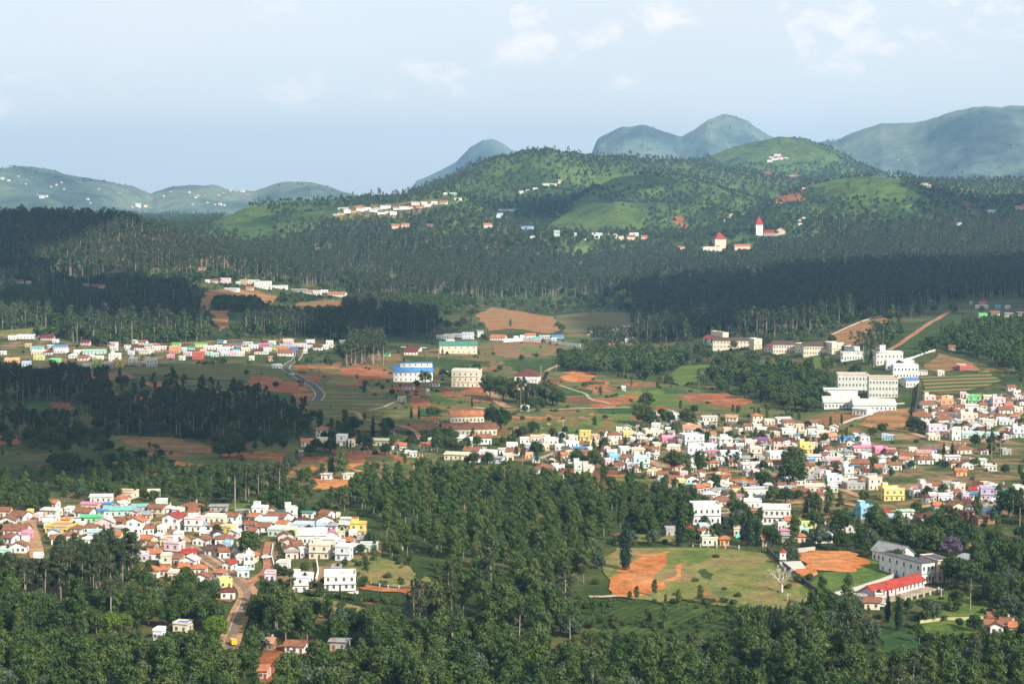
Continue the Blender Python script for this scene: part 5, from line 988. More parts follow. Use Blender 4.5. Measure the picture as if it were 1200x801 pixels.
NQ = {0: dict(gum=2300, oak=2200, broad=3200, lime=2600, purple=2400, wattle=2800, cypress=1900, shrub=500), 1: dict(gum=340, oak=260, broad=380, lime=300, purple=300, wattle=360, cypress=260, shrub=80)}
QS = {0: dict(gum=.55, oak=.52, broad=.62, lime=.6, purple=.6, wattle=.55, cypress=.5, shrub=.42), 1: dict(gum=1.15, oak=1.15, broad=1.45, lime=1.3, purple=1.3, wattle=1.3, cypress=1.1, shrub=.95)}
VAR = {}
def variant(kind, i, lod):
    k = (kind, i, lod)
    if k not in VAR:
        cl, tr, Ht = shape(kind, i + 1, lod)
        if lod and kind == 'gum': cl = [(c[0] * 1.35, c[1] * 1.35, c[2], c[3] * 1.3, c[4] * 1.1) for c in cl]
        V_, F_ = leaves(cl, NQ[lod][kind], QS[lod][kind], i * 10 + lod, .8 if kind == 'wattle' else .3)
        crown = np_mesh(kind + '_crown', V_, F_, LEAF[kind], smooth=False)
        b = MB()
        for p, rr in (tr if lod == 0 else tr[:1]): b.tube(p, rr if lod == 0 else [x * 1.35 for x in rr], 6 if lod == 0 else 4)
        VAR[k] = (crown, b.mesh(kind + '_trunk', [BARK[kind]]), Ht)
    return VAR[k]
NVAR = 5
HT0 = dict(gum=24.5, oak=13.2, broad=10.2, lime=10.2, purple=10.2, wattle=8.5, cypress=15.5, shrub=2.6)
# where each wood stands: outline of its foot line in the photograph, mix of kinds, spacing in metres, height scale
ZONES = []
def zone(s, mix, sp, sc_=(.8, 1.15), over=False, lab='', dens=1.0): ZONES.append((L(s), mix, sp, sc_, over, lab, dens))
zone('-900,1000 -900,600 2200,600 2200,1000', dict(oak=3, broad=3, shrub=4, wattle=2), 10, lab='on the valley floor', dens=.5)
zone('-900,600 -900,330 2200,330 2200,600', dict(broad=3, shrub=5, oak=2, wattle=2), 15, lab='on the valley floor', dens=.42)
zone('-900,335 -900,120 2200,120 2200,335', dict(broad=5, wattle=2.4, gum=.7, oak=1.5, shrub=1), 10.5, (.6, 1.25), lab='on the green hills', dens=.8)
zone('300,292 400,250 470,234 560,232 600,260 660,292 760,300 300,300', dict(broad=3, gum=2, wattle=2), 11, (.8, 1.25), lab='below the white hill village')
zone('430,246 480,226 560,190 640,178 700,190 680,212 640,232 600,260 540,240 470,238', dict(broad=3, gum=1.5, oak=2), 13, (.8, 1.2), lab='on the wooded peak')
zone('680,184 820,190 900,206 960,214 900,235 820,215 740,204 690,206', dict(gum=2, broad=3), 14, (.8, 1.1), lab='behind the grassy knoll')
zone('930,212 970,206 1240,206 1500,200 1500,262 1200,262 1100,232 1020,206 950,222 860,212', dict(gum=3, broad=3), 12, (.7, 1.05), lab='on the right skyline')
zone('-500,296 -500,250 60,254 160,262 230,276 290,292 310,322 220,322 150,330 60,334 -500,340', dict(gum=1), 9.5, (.8, 1.4), True, 'on the left gum ridge', .86)
zone('-500,330 150,328 240,320 300,322 320,336 240,342 232,360 250,398 130,409 60,400 -500,398', dict(broad=4, gum=2, wattle=2, oak=1), 9.5, (.85, 1.35), False, 'below the left gum ridge')
zone('-500,345 70,345 75,378 -500,380', dict(oak=1), 10, (1.0, 1.3), False, 'in the pale rows at the left edge')
zone('285,293 400,283 750,290 762,345 650,348 560,352 480,350 420,349 405,336 340,336 290,334', dict(gum=5, broad=1.6), 8.5, (.7, 1.25), True, 'in the central gum forest', .86)
zone('455,352 540,352 560,360 520,368 460,366', dict(oak=1), 8, (.8, 1), False, 'below the central gum forest')
zone('736,292 820,292 870,300 950,268 1500,258 1500,345 1140,352 1060,362 1030,372 970,384 900,396 830,392 800,402 740,402 700,412 688,398 740,372 748,340', dict(gum=4, broad=2), 9, (.7, 1.3), True, 'in the dark right forest', .87)
zone('715,412 800,420 826,430 900,436 940,438 978,456 985,462 960,484 920,482 880,455 850,446 770,438 690,436 678,424 690,412', dict(broad=4, wattle=1.5, oak=1), 8, (.85, 1.2), True, 'in the wood below the college')
zone('1062,398 1100,378 1120,382 1500,376 1500,450 1180,440 1150,420 1110,410 1080,418', dict(oak=3, broad=3), 8.5, (.75, 1.05), False, 'on the right hillside wood')
zone('392,352 470,366 512,380 508,393 440,395 446,428 402,424 392,404 372,394 300,392 262,396 300,384 340,372 392,366', dict(broad=3, gum=2), 8, (.85, 1.2), True, 'in the shaded wood behind the halls')
zone('400,388 446,388 450,428 404,428', dict(gum=1), 8, (.8, 1.0), True, 'in the shaded wood behind the halls')
zone('-500,441 60,441 112,448 150,450 130,458 100,467 60,473 -500,473', dict(broad=2, gum=3), 9, (.7, 1), True, 'below the shaded colourful row')
zone('108,474 200,462 265,470 330,484 365,498 345,512 262,527 200,515 112,506 94,488', dict(gum=3, broad=4, wattle=1), 8.5, (.65, .95), True, 'in the dark wood at the valley centre')
zone('232,424 258,424 258,436 232,436', dict(gum=1), 7, (.7, .9), True, 'in the small grove under the colourful row')
zone('-500,492 60,488 100,508 150,528 205,548 200,568 150,584 90,592 -500,604', dict(broad=3, wattle=2, oak=2, shrub=1), 9, (.5, .9), False, 'at the left below the dark wood', .72)
zone('60,545 200,535 260,560 180,560 100,572 60,570', dict(shrub=3, broad=1), 8, (.6, 1), True, 'on the open slope above the village', .6)
zone('90,560 190,545 262,548 345,560 420,566 430,584 360,607 290,604 190,592 140,580', dict(oak=4, broad=2, shrub=2), 8, (.5, .82), False, 'above the lower village')
zone('262,572 325,572 330,598 275,600', dict(broad=2, gum=2), 7.5, (.9, 1.1), True, 'above the lower village')
zone('-500,590 55,590 55,600 -500,606', dict(oak=3, broad=2), 7, (.7, 1.0), True, 'above the left edge houses')
zone('352,572 420,562 520,560 600,572 680,578 760,586 800,598 792,624 700,640 690,660 700,690 650,702 560,692 525,682 470,662 446,640 440,608 400,600', dict(oak=1), 8.0, (.78, 1.1), True, 'in the oak plantation', .8999)
zone('600,562 700,572 800,578 800,600 700,590', dict(oak=3, broad=3, shrub=2), 8, (.6, .9), True, 'at the upper edge of the plantation')
zone('740,590 800,596 826,620 800,634 742,626', dict(oak=3, broad=3), 8, (.7, 1), True, 'between the plantation and the white block')
zone('-500,692 30,690 80,684 150,684 172,694 160,704 120,722 -500,722', dict(gum=1), 5.2, (.70, .88), True, 'in the tall gum grove')
zone('160,690 205,686 262,700 272,712 262,740 240,752 200,740 150,738 120,716', dict(broad=1, wattle=.5), 8, (.75, 1.05), True, 'below the village houses')
zone('-500,714 60,714 130,716 160,738 230,758 258,762 262,790 290,782 302,742 310,712 345,722 385,726 430,724 430,742 470,722 520,716 640,716 670,742 710,768 800,776 860,768 900,752 950,756 1000,782 1060,786 1160,766 1600,762 1600,1000 -500,1000', dict(oak=4, broad=3.4, wattle=1.6, gum=.35), 8.2, (.85, 1.4), False, 'in the foreground woods')
zone('300,700 345,700 350,724 300,740', dict(oak=3, gum=1, broad=1), 7, (.8, 1.1), True, 'beside the village dirt road')
zone('360,690 420,697 470,703 465,708 410,704 360,697', dict(shrub=1), 2.6, (.9, 1.2), True, 'hedge')
zone('840,730 905,724 950,742 930,760 850,762', dict(cypress=1), 5.5, (.6, .8), True, 'in the dark thicket below the meadow')
zone('1040,640 1090,630 1150,650 1500,650 1500,740 1180,726 1120,700 1110,684 1140,668 1120,652', dict(broad=3, oak=2, wattle=1), 8.5, (.9, 1.3), False, 'behind the academy')
zone('1085,700 1150,684 1500,690 1500,738 1180,728 1120,724', dict(broad=3, wattle=2), 8.5, (.8, 1.2), False, 'below the academy')
zone('966,644 1010,640 1056,652 1048,662 1018,652 985,650', dict(shrub=2, broad=1), 5, (.6, .9), True, 'hedge above the pitch')
zone('940,672 1000,712 1040,724 1034,728 990,716 930,680', dict(shrub=3, wattle=1), 4, (.6, .9), True, 'hedge along the boundary')
zone('480,455 525,458 580,520 490,522 470,500', dict(shrub=1), 6, (.8, 1.3), False, 'around the school', .5)
zone('480,508 530,516 560,524 540,530 500,522', dict(broad=1), 6, (.5, .8), True, 'below the school')
zone('598,470 640,468 660,478 610,482', dict(broad=2, gum=1), 7, (.7, 1.0), True, 'around the shaded houses')
zone('655,418 700,424 705,440 662,436', dict(broad=1), 7, (.8, 1.1), True, 'below the red house')
zone('-500,515 80,505 120,520 -500,540', dict(gum=2, broad=2), 9, (.7, 1.0), False, 'at the left below the dark wood')
zone('190,350 235,330 300,346 310,356 250,352', dict(shrub=1), 9, (.8, 1), False, 'scrub')
zone('248,350 305,350 312,362 290,366 252,364', dict(broad=1), 7, (.6, .8), True, 'between the terracotta terraces')
zone('318,346 405,352 400,356 320,354', dict(broad=1), 7, (.5, .8), True, 'below the hill villas')
zone('1056,545 1200,520 1210,600 1060,600', dict(shrub=3, broad=1), 12, (.5, .8), False, 'in the town', .5)
LISTED = [] # trees one can single out: kind, px, foot py, height px, label
for s in '''cypress 437 514 30 tall dark blue-green cypress standing alone beside the pale roofed shed
cypress 482 491 16 left of two slim poplars above the school
cypress 491 491 17 right of two slim poplars above the school
cypress 553 477 14 short blue-green conifer on the red plot
cypress 733 668 64 tallest cypress of the pair beside the meadow top
broad 587 505 28 big dark tree between the school and the orange field
broad 577 500 24 dark tree touching the school end wall
broad 614 513 16 round dark tree left at the orange field edge
broad 625 508 15 round tree right at the orange field edge
cypress 631 507 8 little dark conifer at the orange field edge
oak 697 502 14 lone round tree on the light green field
broad 758 478 19 lone dark umbrella tree above the town
broad 505 489 14 round tree beside the two poplars
broad 512 487 10 low round tree right of the two poplars
broad 293 655 34 big round dark green tree inside the lower village
cypress 878 640 52 tallest dark cypress at the town edge
cypress 888 640 38 shorter cypress right of the tallest one
cypress 871 636 40 slim cypress left of the tallest one
cypress 796 640 46 dark cypress left of the white block
gum 948 612 38 tall dark tree above the upper pitch
gum 957 611 32 second dark tree above the upper pitch
broad 953 618 20 bushy tree below the two dark trees
gum 984 609 32 feathery dark tree left of the azure house
cypress 1053 738 44 blue-green conifer in front of the red roofed school
cypress 1040 728 40 dark conifer left of the blue-green one
cypress 1039 698 17 small conifer against the red roof
oak 746 704 18 dark tree at the lower edge of the orange pitch
oak 738 706 14 pale tree left of the dark pitch tree
oak 780 710 14 small tree on the lower meadow edge
oak 795 712 22 round dark tree on the lower meadow edge
purple 1115 655 28 purple blossoming jacaranda behind the academy
broad 1097 652 34 big green tree left of the jacaranda
broad 1072 650 32 bright tree behind the grey roofed hall
broad 1050 668 26 dark tree in front of the grey roofed hall
gum 1137 716 46 pine-like tree with bare stem below the academy
lime 130 742 28 yellow-green tree among dark woods at the lower left
lime 143 740 24 smaller yellow-green tree beside the first
lime 255 750 30 bright lime tree left of the village road
lime 250 742 22 small lime tree left of the village road
gum 341 711 46 tall slim tree above the road fork
broad 246 738 40 big dark tree beside the cutting
broad 790 552 26 round tree before the pale cyan block
oak 818 558 30 big tree in the town centre
oak 806 558 26 left of the town centre trees
gum 853 556 30 dark tree behind the town centre street
gum 864 557 28 second dark tree behind the town centre street
oak 841 530 9 small round tree among the white houses
broad 928 572 36 dark tree beside the cream town house
broad 932 552 30 tree behind the cream town house
broad 907 590 22 dark bushy tree by the long white block
broad 920 590 20 second bushy tree by the long white block
broad 905 640 22 dark tree below the white modern block
broad 893 572 22 tree left of the orange heap
broad 753 497 26 dark tree above the yellow house
broad 762 500 20 broad tree above the cream terrace
broad 783 498 18 tree left of the white gable house
broad 805 500 22 tree right of the white gable house
cypress 695 525 16 slim conifer between yellow and pink houses
cypress 703 525 13 second conifer between the yellow houses
broad 708 526 14 bush tree right of the two conifers
broad 628 536 20 dark tree beside the orange yellow house
gum 612 545 26 tall tree left of the orange yellow house
broad 1072 505 18 dark tree beside the terraced slope
broad 1080 508 16 second dark tree beside the terraced slope
broad 1143 524 16 round tree below the cyan house
gum 1162 538 32 tall dark tree above the right field
gum 1172 536 30 second tall dark tree above the right field
cypress 1116 534 18 dark conifer above the mint roof
cypress 1106 533 16 left dark conifer above the mint roof
gum 1187 612 42 dark tree mass at the right edge
gum 1195 616 44 rightmost dark tall tree at the edge
broad 1182 606 34 dark tree left of the rightmost tall tree
gum 1005 418 30 leftmost of the bare pines above the hostel
gum 1012 424 34 second of the bare pines above the hostel
gum 1018 420 34 third of the bare pines above the hostel
gum 1024 430 30 fourth of the bare pines above the hostel
gum 1026 420 44 tallest slim pole tree above the hostel
gum 1034 418 42 second slim pole tree above the hostel
gum 997 406 18 small tree on the bare orange terrace
oak 1012 402 12 little tree at the foot of the orange terrace
oak 388 560 26 left tree in the grove above the orange triangle
oak 400 562 34 tallest tree in the grove above the orange triangle
oak 378 561 18 small tree in the grove above the orange triangle
oak 430 560 20 tree between orange plots
oak 467 566 26 tree beside the dark red bank
gum 485 726 40 thin tree above the foreground wood
gum 500 725 44 bare-stemmed tree beside the white shed
cypress 478 712 22 small conifer on the red earth strip
gum 492 745 66 dark tall tree in the middle foreground
cypress 722 792 60 dark pointed conifer in the foreground
gum 668 760 50 tall thin gum left of the tea rows
broad 363 534 14 dark tree among the farm houses
broad 389 515 11 round dark tree behind the villa
broad 370 529 16 tall bush before the farm houses
cypress 407 524 11 slim tree before the pale farm house
cypress 411 524 11 second slim tree before the pale farm house
broad 483 522 12 dark round tree by the farm lane
broad 574 466 28 dark tree right of the cream college block
broad 590 470 30 old tree over the shaded houses
broad 640 474 28 leftmost old tree right of the shaded houses
broad 648 475 26 second old tree right of the shaded houses
broad 635 470 20 small old tree beside the shaded house
broad 652 476 20 rightmost old tree right of the shaded houses
broad 262 427 8 dark shrub tree under the colourful houses
broad 289 440 7 round bush left of the curving road
gum 312 498 26 lone dark tree above the farm plots
broad 572 545 16 tree beside the long white annex
broad 556 545 16 bushy tree below the pale shed
broad 685 455 8 small tree at the footpath bend'''.split('\n'):
    k, x, y, h_, *lb = s.split(); LISTED.append((k, float(x), float(y), float(h_), ' '.join(lb)))
# candidate points over the whole land on jittered grids
runmin = None
def horizon_ok(x, y, z):
    """is the top of something standing here above the nearer ground, seen from the road or a step to the side"""
    ok = np.ones(len(x), bool); n = 24
    for k in range(1, n):
        t = 1 - .55 * (k / n) ** 1.5; ok &= H(x * t, y * t) < CAMZ + (z - CAMZ) * t + 6
    return ok
TREES = []       # kind, x, y, z, scale, rot, label place
bl = np.array(BLOCKED); rp = np.array(ROADPTS); li = []
for k, x, y, h_, lb in LISTED:
    p = hit(x, y); TREES.append((k, p.x, p.y, p.z, h_ * p.y / 2333 / HT0[k], rnd.uniform(0, 6.28), lb)); li.append((p.x, p.y, 4)); li.append((p.x * (1 - 10 / p.y), p.y - 10, 6.5)); li.append((p.x * (1 - 20 / p.y), p.y - 20, 6.5))
nlist = len(TREES); bl = np.concatenate([bl, np.array(li), rp])
cell = {}
for i, (bx, by, br) in enumerate(bl): cell.setdefault((int(bx // 25), int(by // 25)), []).append(i)
def blocked(x, y):
    cx_, cy_ = int(x // 25), int(y // 25)
    for a in (-1, 0, 1):
        for b in (-1, 0, 1):
            for i in cell.get((cx_ + a, cy_ + b), ()):
                if (bl[i, 0] - x) ** 2 + (bl[i, 1] - y) ** 2 < bl[i, 2] ** 2: return True
    return False
CLB = [(p, min(q[0] for q in p), max(q[0] for q in p), min(q[1] for q in p), max(q[1] for q in p)) for p in CLEAR]
TGB = [(p, min(q[0] for q in p), max(q[0] for q in p), min(q[1] for q in p), max(q[1] for q in p)) for p in TIGHT]
cand = []
for zi, (poly, mix, sp, scl, over, lab, dens) in enumerate(ZONES):
    g_ = np.random.default_rng(100 + zi)
    py0, py1 = min(p[1] for p in poly), max(p[1] for p in poly); px0, px1 = min(p[0] for p in poly), max(p[0] for p in poly)
    # the stretch of land that can fall inside the outline
    rows = np.where(((PXG > px0 - 40) & (PXG < px1 + 40)).any(1))[0]
    _, PY = proj(XX, DD, ZG); m = (PXG > px0 - 30) & (PXG < px1 + 30) & (PY > py0 - 4) & (PY < py1 + 4) & (np.abs(PXG - 600) < 800)
    if not m.any(): continue
    x0, x1, y0, y1 = XX[m].min(), XX[m].max(), DD[m].min(), min(DD[m].max(), 6900)
    if zi == 2: y0 = 2700
    gx, gy = np.meshgrid(np.arange(x0, x1, sp), np.arange(y0, y1, sp)); gx = gx.ravel(); gy = gy.ravel()
    gx = gx + g_.uniform(-.75, .75, gx.shape) * sp; gy = gy + g_.uniform(-.75, .75, gy.shape) * sp
    gz = H(gx, gy); px, py = proj(gx, gy, gz); k = in_poly(px, py, poly) & (np.abs(px - 600) < 700) & (py < 860)
    dm = g_.random(len(gx)) < (dens if dens < .9 else 1)
    if dens < .9: dm = (fbm(gx / 120, gy / 120, 300 + zi, 4) * .9 + .5 * g_.random(len(gx)) - .25 > (.5 - dens) * .8)
    elif dens < 1: dm = g_.random(len(gx)) < dens
    k &= dm; gx, gy, gz, px, py = gx[k], gy[k], gz[k], px[k], py[k]
    if len(gx): k = horizon_ok(gx, gy, gz + 22); gx, gy, gz, px, py = gx[k], gy[k], gz[k], px[k], py[k]
    cand.append((zi, gx, gy, gz, px, py))
for zi, gx, gy, gz, px, py in cand:
    poly, mix, sp, scl, over, lab, dens = ZONES[zi]
    keep = np.ones(len(gx), bool)
    for zj in range(zi + 1, len(ZONES)): keep &= ~in_poly(px, py, ZONES[zj][0])
    if not over:
        for p, a, b, c, d in CLB: keep &= ~((px > a) & (px < b) & (py > c) & (py < d) & in_poly(px, py, p))
    else:
        for p, a, b, c, d in CLB[7:]: keep &= ~((px > a) & (px < b) & (py > c) & (py < d) & in_poly(px, py, p))
    ks = list(mix); ws = [mix[k] for k in ks]
    for i in np.where(keep)[0]:
        if gy[i] < 2600 and blocked(gx[i], gy[i]): continue
        k = rnd.choices(ks, ws)[0]; TREES.append((k, float(gx[i]), float(gy[i]), float(gz[i]), rnd.uniform(*scl) * ((1 if 'tall gum grove' in lab else .62 if gy[i] > 3500 else .85) if k == 'gum' else .66 if gy[i] > 3500 else .95) * (1 if rnd.random() > .1 else .75), rnd.uniform(0, 6.28), lab))
# shrubs and small trees along the plots and between the town houses
g_ = np.random.default_rng(5)
for (a, b, c, d, n, mix) in [(595, 1210, 485, 640, 900, ['shrub'] * 4 + ['broad', 'broad', 'oak']), (0, 440, 595, 690, 330, ['shrub'] * 5 + ['broad']), (285, 900, 395, 520, 1000, ['shrub'] * 7 + ['broad', 'oak']), (120, 640, 505, 575, 300, ['shrub'] * 5 + ['broad', 'oak']), (640, 1000, 640, 745, 60, ['shrub'] * 3),
                             (395, 530, 640, 735, 90, ['shrub'] * 4 + ['oak']), (0, 410, 405, 436, 60, ['shrub', 'broad']), (1000, 1200, 690, 770, 70, ['shrub'] * 4 + ['oak']), (670, 870, 698, 752, 260, ['shrub'] * 9 + ['oak']), (960, 1180, 690, 765, 120, ['shrub'] * 4 + ['oak', 'broad']), (780, 960, 645, 712, 22, ['shrub'])]:
    for q in range(n):
        x, y = g_.uniform(a, b), g_.uniform(c, d); p = hit(x, y)
        if blocked(p.x, p.y) or (g_.random() < (.97 if y < 704 and 700 < x < 1015 else .35 if y > 640 else .85) and any(a_ < x < b_ and c_ < y < d_ and in_poly(np.array([x]), np.array([y]), q_)[0] for q_, a_, b_, c_, d_ in TGB)) or (640 < y < 705 and 705 < x < 1015 and g_.random() < .6): continue
        k = mix[int(g_.integers(len(mix)))]; TREES.append((k, p.x, p.y, p.z, float(g_.uniform(.5, 1.15)) * (1 if k == 'shrub' else .55), float(g_.uniform(0, 6)), 'scattered over the plots'))
# trees on the far mountains
for q in range(5200):
    yv = g_.uniform(6600, 11000); a = g_.uniform(-.30, .30); z = float(H(a * yv, yv))
    if z < 120 or fbm(np.array([a * yv / 420]), np.array([yv / 420]), 8, 4)[0] < .02: continue
    TREES.append(('broad', a * yv, yv, z, float(g_.uniform(.5, .9)), 0, 'far'))
PROT = [(345, 764, 17), (211, 739, 14), (184, 748, 9), (273, 757, 8), (270, 744, 10), (276, 728, 10), (308, 794, 8), (396, 760, 12), (130, 738, 12), (143, 738, 10), (255, 742, 14), (1168, 740, 16), (1022, 712, 12), (1053, 734, 8), (400, 692, 22), (353, 690, 15),
        (746, 703, 7), (780, 708, 10), (916, 692, 12), (1050, 702, 36), (1100, 690, 22), (820, 708, 90), (720, 738, 36), (770, 742, 40), (830, 735, 30), (740, 701, 30), (1055, 758, 26), (1118, 742, 36), (430, 712, 34), (316, 680, 10), (286, 700, 12), (283, 715, 10), (450, 695, 40),
        (293, 652, 12), (12, 648, 14), (40, 655, 14), (1115, 652, 12), (945, 672, 40), (640, 500, 60), (225, 544, 24), (300, 542, 30), (372, 550, 18), (412, 554, 12), (385, 572, 20), (200, 527, 40), (60, 480, 24), (255, 345, 20), (290, 346, 30), (258, 386, 12), (240, 360, 6), (360, 360, 40), (1008, 398, 26), (1085, 395, 30), (610, 386, 44), (700, 384, 40),
        (862, 411, 30), (940, 415, 36), (1000, 424, 14), (1010, 462, 30), (838, 294, 18), (890, 277, 8), (905, 277, 14), (868, 293, 12)]
PROT += [(h[0], h[1], h[2] * .5 + 2) for h in HS if h[8] in ('villas', 'strip')]
_A = np.array([(t[1], t[2], t[3], HT0[t[0]] * t[4]) for t in TREES]); _x, _y = proj(_A[:, 0], _A[:, 1], _A[:, 2]); _hp = _A[:, 3] * 2333 / _A[:, 1]; _f = np.ones(len(_A))
for qx, qy, qw in PROT:
    m = (np.abs(_x - qx) < qw + _hp * .16) & (_y > qy + .5) & (_y - _hp < qy - 1) & (np.arange(len(_A)) >= nlist)
    _f[m] = np.minimum(_f[m], np.maximum(.0, (_y[m] - qy + 1) / _hp[m]))
TREES = [t if f > .98 else (t[0], t[1], t[2], t[3], t[4] * f, t[5], t[6]) if f > .45 else (('shrub', t[1], t[2], t[3], min(1.1, HT0[t[0]] * t[4] * f / 2.6), t[5], t[6]) if f > .12 else None) for t, f in zip(TREES, _f)]
TREES = [t for t in TREES if t]
NAME = dict(gum='gum_tree', oak='silver_oak_tree', broad='broadleaf_tree', wattle='wattle_tree', cypress='cypress_tree', lime='lime_green_tree', purple='jacaranda_tree', shrub='shrub')
CATN = dict(gum='gum tree', oak='oak tree', broad='broadleaf tree', wattle='wattle tree', cypress='cypress', lime='tree', purple='jacaranda', shrub='shrub')
LOOK = dict(gum='tall gum tree with bare pale trunk', oak='slender oval-crowned oak tree', broad='bushy dark green tree', wattle='grey-green feathery tree', cypress='narrow dark conifer', shrub='low green shrub')
TREEV = [t for t in TREES if t[0] in NAME]
print('TREES', len(TREEV), {k: sum(1 for t in TREEV if t[0] == k) for k in NAME})
def cell_phrase(px, py, lab):
    if lab == 'scattered over the plots': return ('among the lower village houses' if px < 440 and py > 590 else 'among the right-hand town houses' if px > 590 and py > 483 and py < 640 else 'near the orange pitch and meadow' if px > 640 and py > 640 else 'on the plots of the valley floor')
    return lab
rest = {}; groups = {}
for kind in NAME:
    idx = [i for i, t in enumerate(TREEV) if t[0] == kind and i < nlist]
    oth = [i for i, t in enumerate(TREEV) if t[0] == kind and i >= nlist]
    def size(i):
        t = TREEV[i]; x, y = proj(t[1], t[2], t[3]); vis = -60 < x < 1260 and (y - HT0[kind] * t[4] * 2333 / t[2]) < 801
        return HT0[kind] * t[4] / t[2] * (1 if vis else .01)
    lim = 290 if kind in ('gum', 'oak', 'broad', 'wattle') else 240 if kind == 'shrub' else 290
    oth.sort(key=size, reverse=True); ind = set(idx + oth[:max(0, lim - len(idx))]); rest[kind] = [i for i in oth if i not in ind]
    groups[kind] = sorted(ind)
info = []
for kind, ids in groups.items():
    for i in ids:
        t = TREEV[i]; x, y = proj(t[1], t[2], t[3]); info.append([i, kind, float(x), float(y), t[4], t[6] if i < nlist else None])
byp = {}
for e in info:
    if e[5] is None:
        t = TREEV[e[0]]; ph = cell_phrase(e[2], e[3], t[6]); szw = 'large ' if t[4] > 1.08 else 'young ' if t[4] < .8 else ''
        # a coarse place across the picture, then rank inside it
        if 'foreground' in ph: ph = 'in the woods ' + ('below the gum grove' if e[2] < 250 else 'beside the village road foot' if e[2] < 345 else 'below the farmhouse clearing' if e[2] < 480 else 'below the oak plantation' if e[2] < 660 else 'below the curved tea rows' if e[2] < 830 else 'below the orange pitch meadow' if e[2] < 1000 else 'below the vegetable plots')
        elif 'plantation' in ph and e[1] == 'oak': ph = ('in plantation beside the yellow house' if e[2] < 520 else 'in plantation beside the orange pitch' if e[2] > 640 else 'in the middle of the plantation') + (', lower rows' if e[3] > 640 else ', upper rows' if e[3] < 605 else '')
        byp.setdefault((e[1], szw + LOOK[e[1]], ph), []).append(e)
lab_of = {}
SHORT = [(' from left', ''), ('in the ', 'in '), ('below the ', 'below '), ('slender oval-crowned oak tree', 'slender oak tree'), ('tall gum tree with bare pale trunk', 'bare-trunked gum tree'), ('grey-green feathery tree', 'feathery grey tree'), ('beside the ', 'beside '), ('on the ', 'on ')]
for (kind, lk, ph), v in byp.items():
    v.sort(key=lambda e: -e[3]); R = 16; rows = [v[i:i + R] for i in range(0, len(v), R)]
    for ri, row in enumerate(rows):
        row.sort(key=lambda e: e[2])
        for j, e in enumerate(row):
            l_ = f'{lk} {ph}' if len(v) == 1 else f'{lk}, {ORD[j]}{" from left" if j else ""}' + ('' if len(rows) == 1 else f', {(["front"] + ORD[1:])[ri]} row') + f' {ph}'
            for a_, b_ in SHORT:
                if len(l_.split()) > 16: l_ = l_.replace(a_, b_)
            lab_of[e[0]] = l_
GRPN = {k: CATN[k] + 's' for k in CATN}; GRPN['lime'] = 'yellow-green trees'; GRPN['cypress'] = 'cypresses and dark conifers'; GRPN['purple'] = 'flowering jacarandas'
for e in info:
    t = TREEV[e[0]]; kind = t[0]; v = e[0] % NVAR; lod = 0 if t[2] < 1500 else 1
    crown, trunk, Ht = variant(kind, v, lod); s = t[4] * HT0[kind] / Ht
    root = empty(NAME[kind], (t[1], t[2], t[3]), t[5], s); root.scale = (s * rnd.uniform(.88, 1.15) * (1.1 if e[5] and kind != 'cypress' else 1), s * rnd.uniform(.9, 1.12), s)
    lb_ = e[5] or lab_of[e[0]]
    if len(lb_.split()) > 16: lb_ = lb_.replace('tall gum tree with bare pale trunk', 'bare-trunked gum tree')
    if len(lb_.split()) > 16: lb_ = lb_.replace(' from left', '')
    tag(root, lb_, CATN[kind], GRPN[kind] + (' ' + byp and '' if 0 else ''))
    obj('crown', crown, root); obj('trunk', trunk, root)
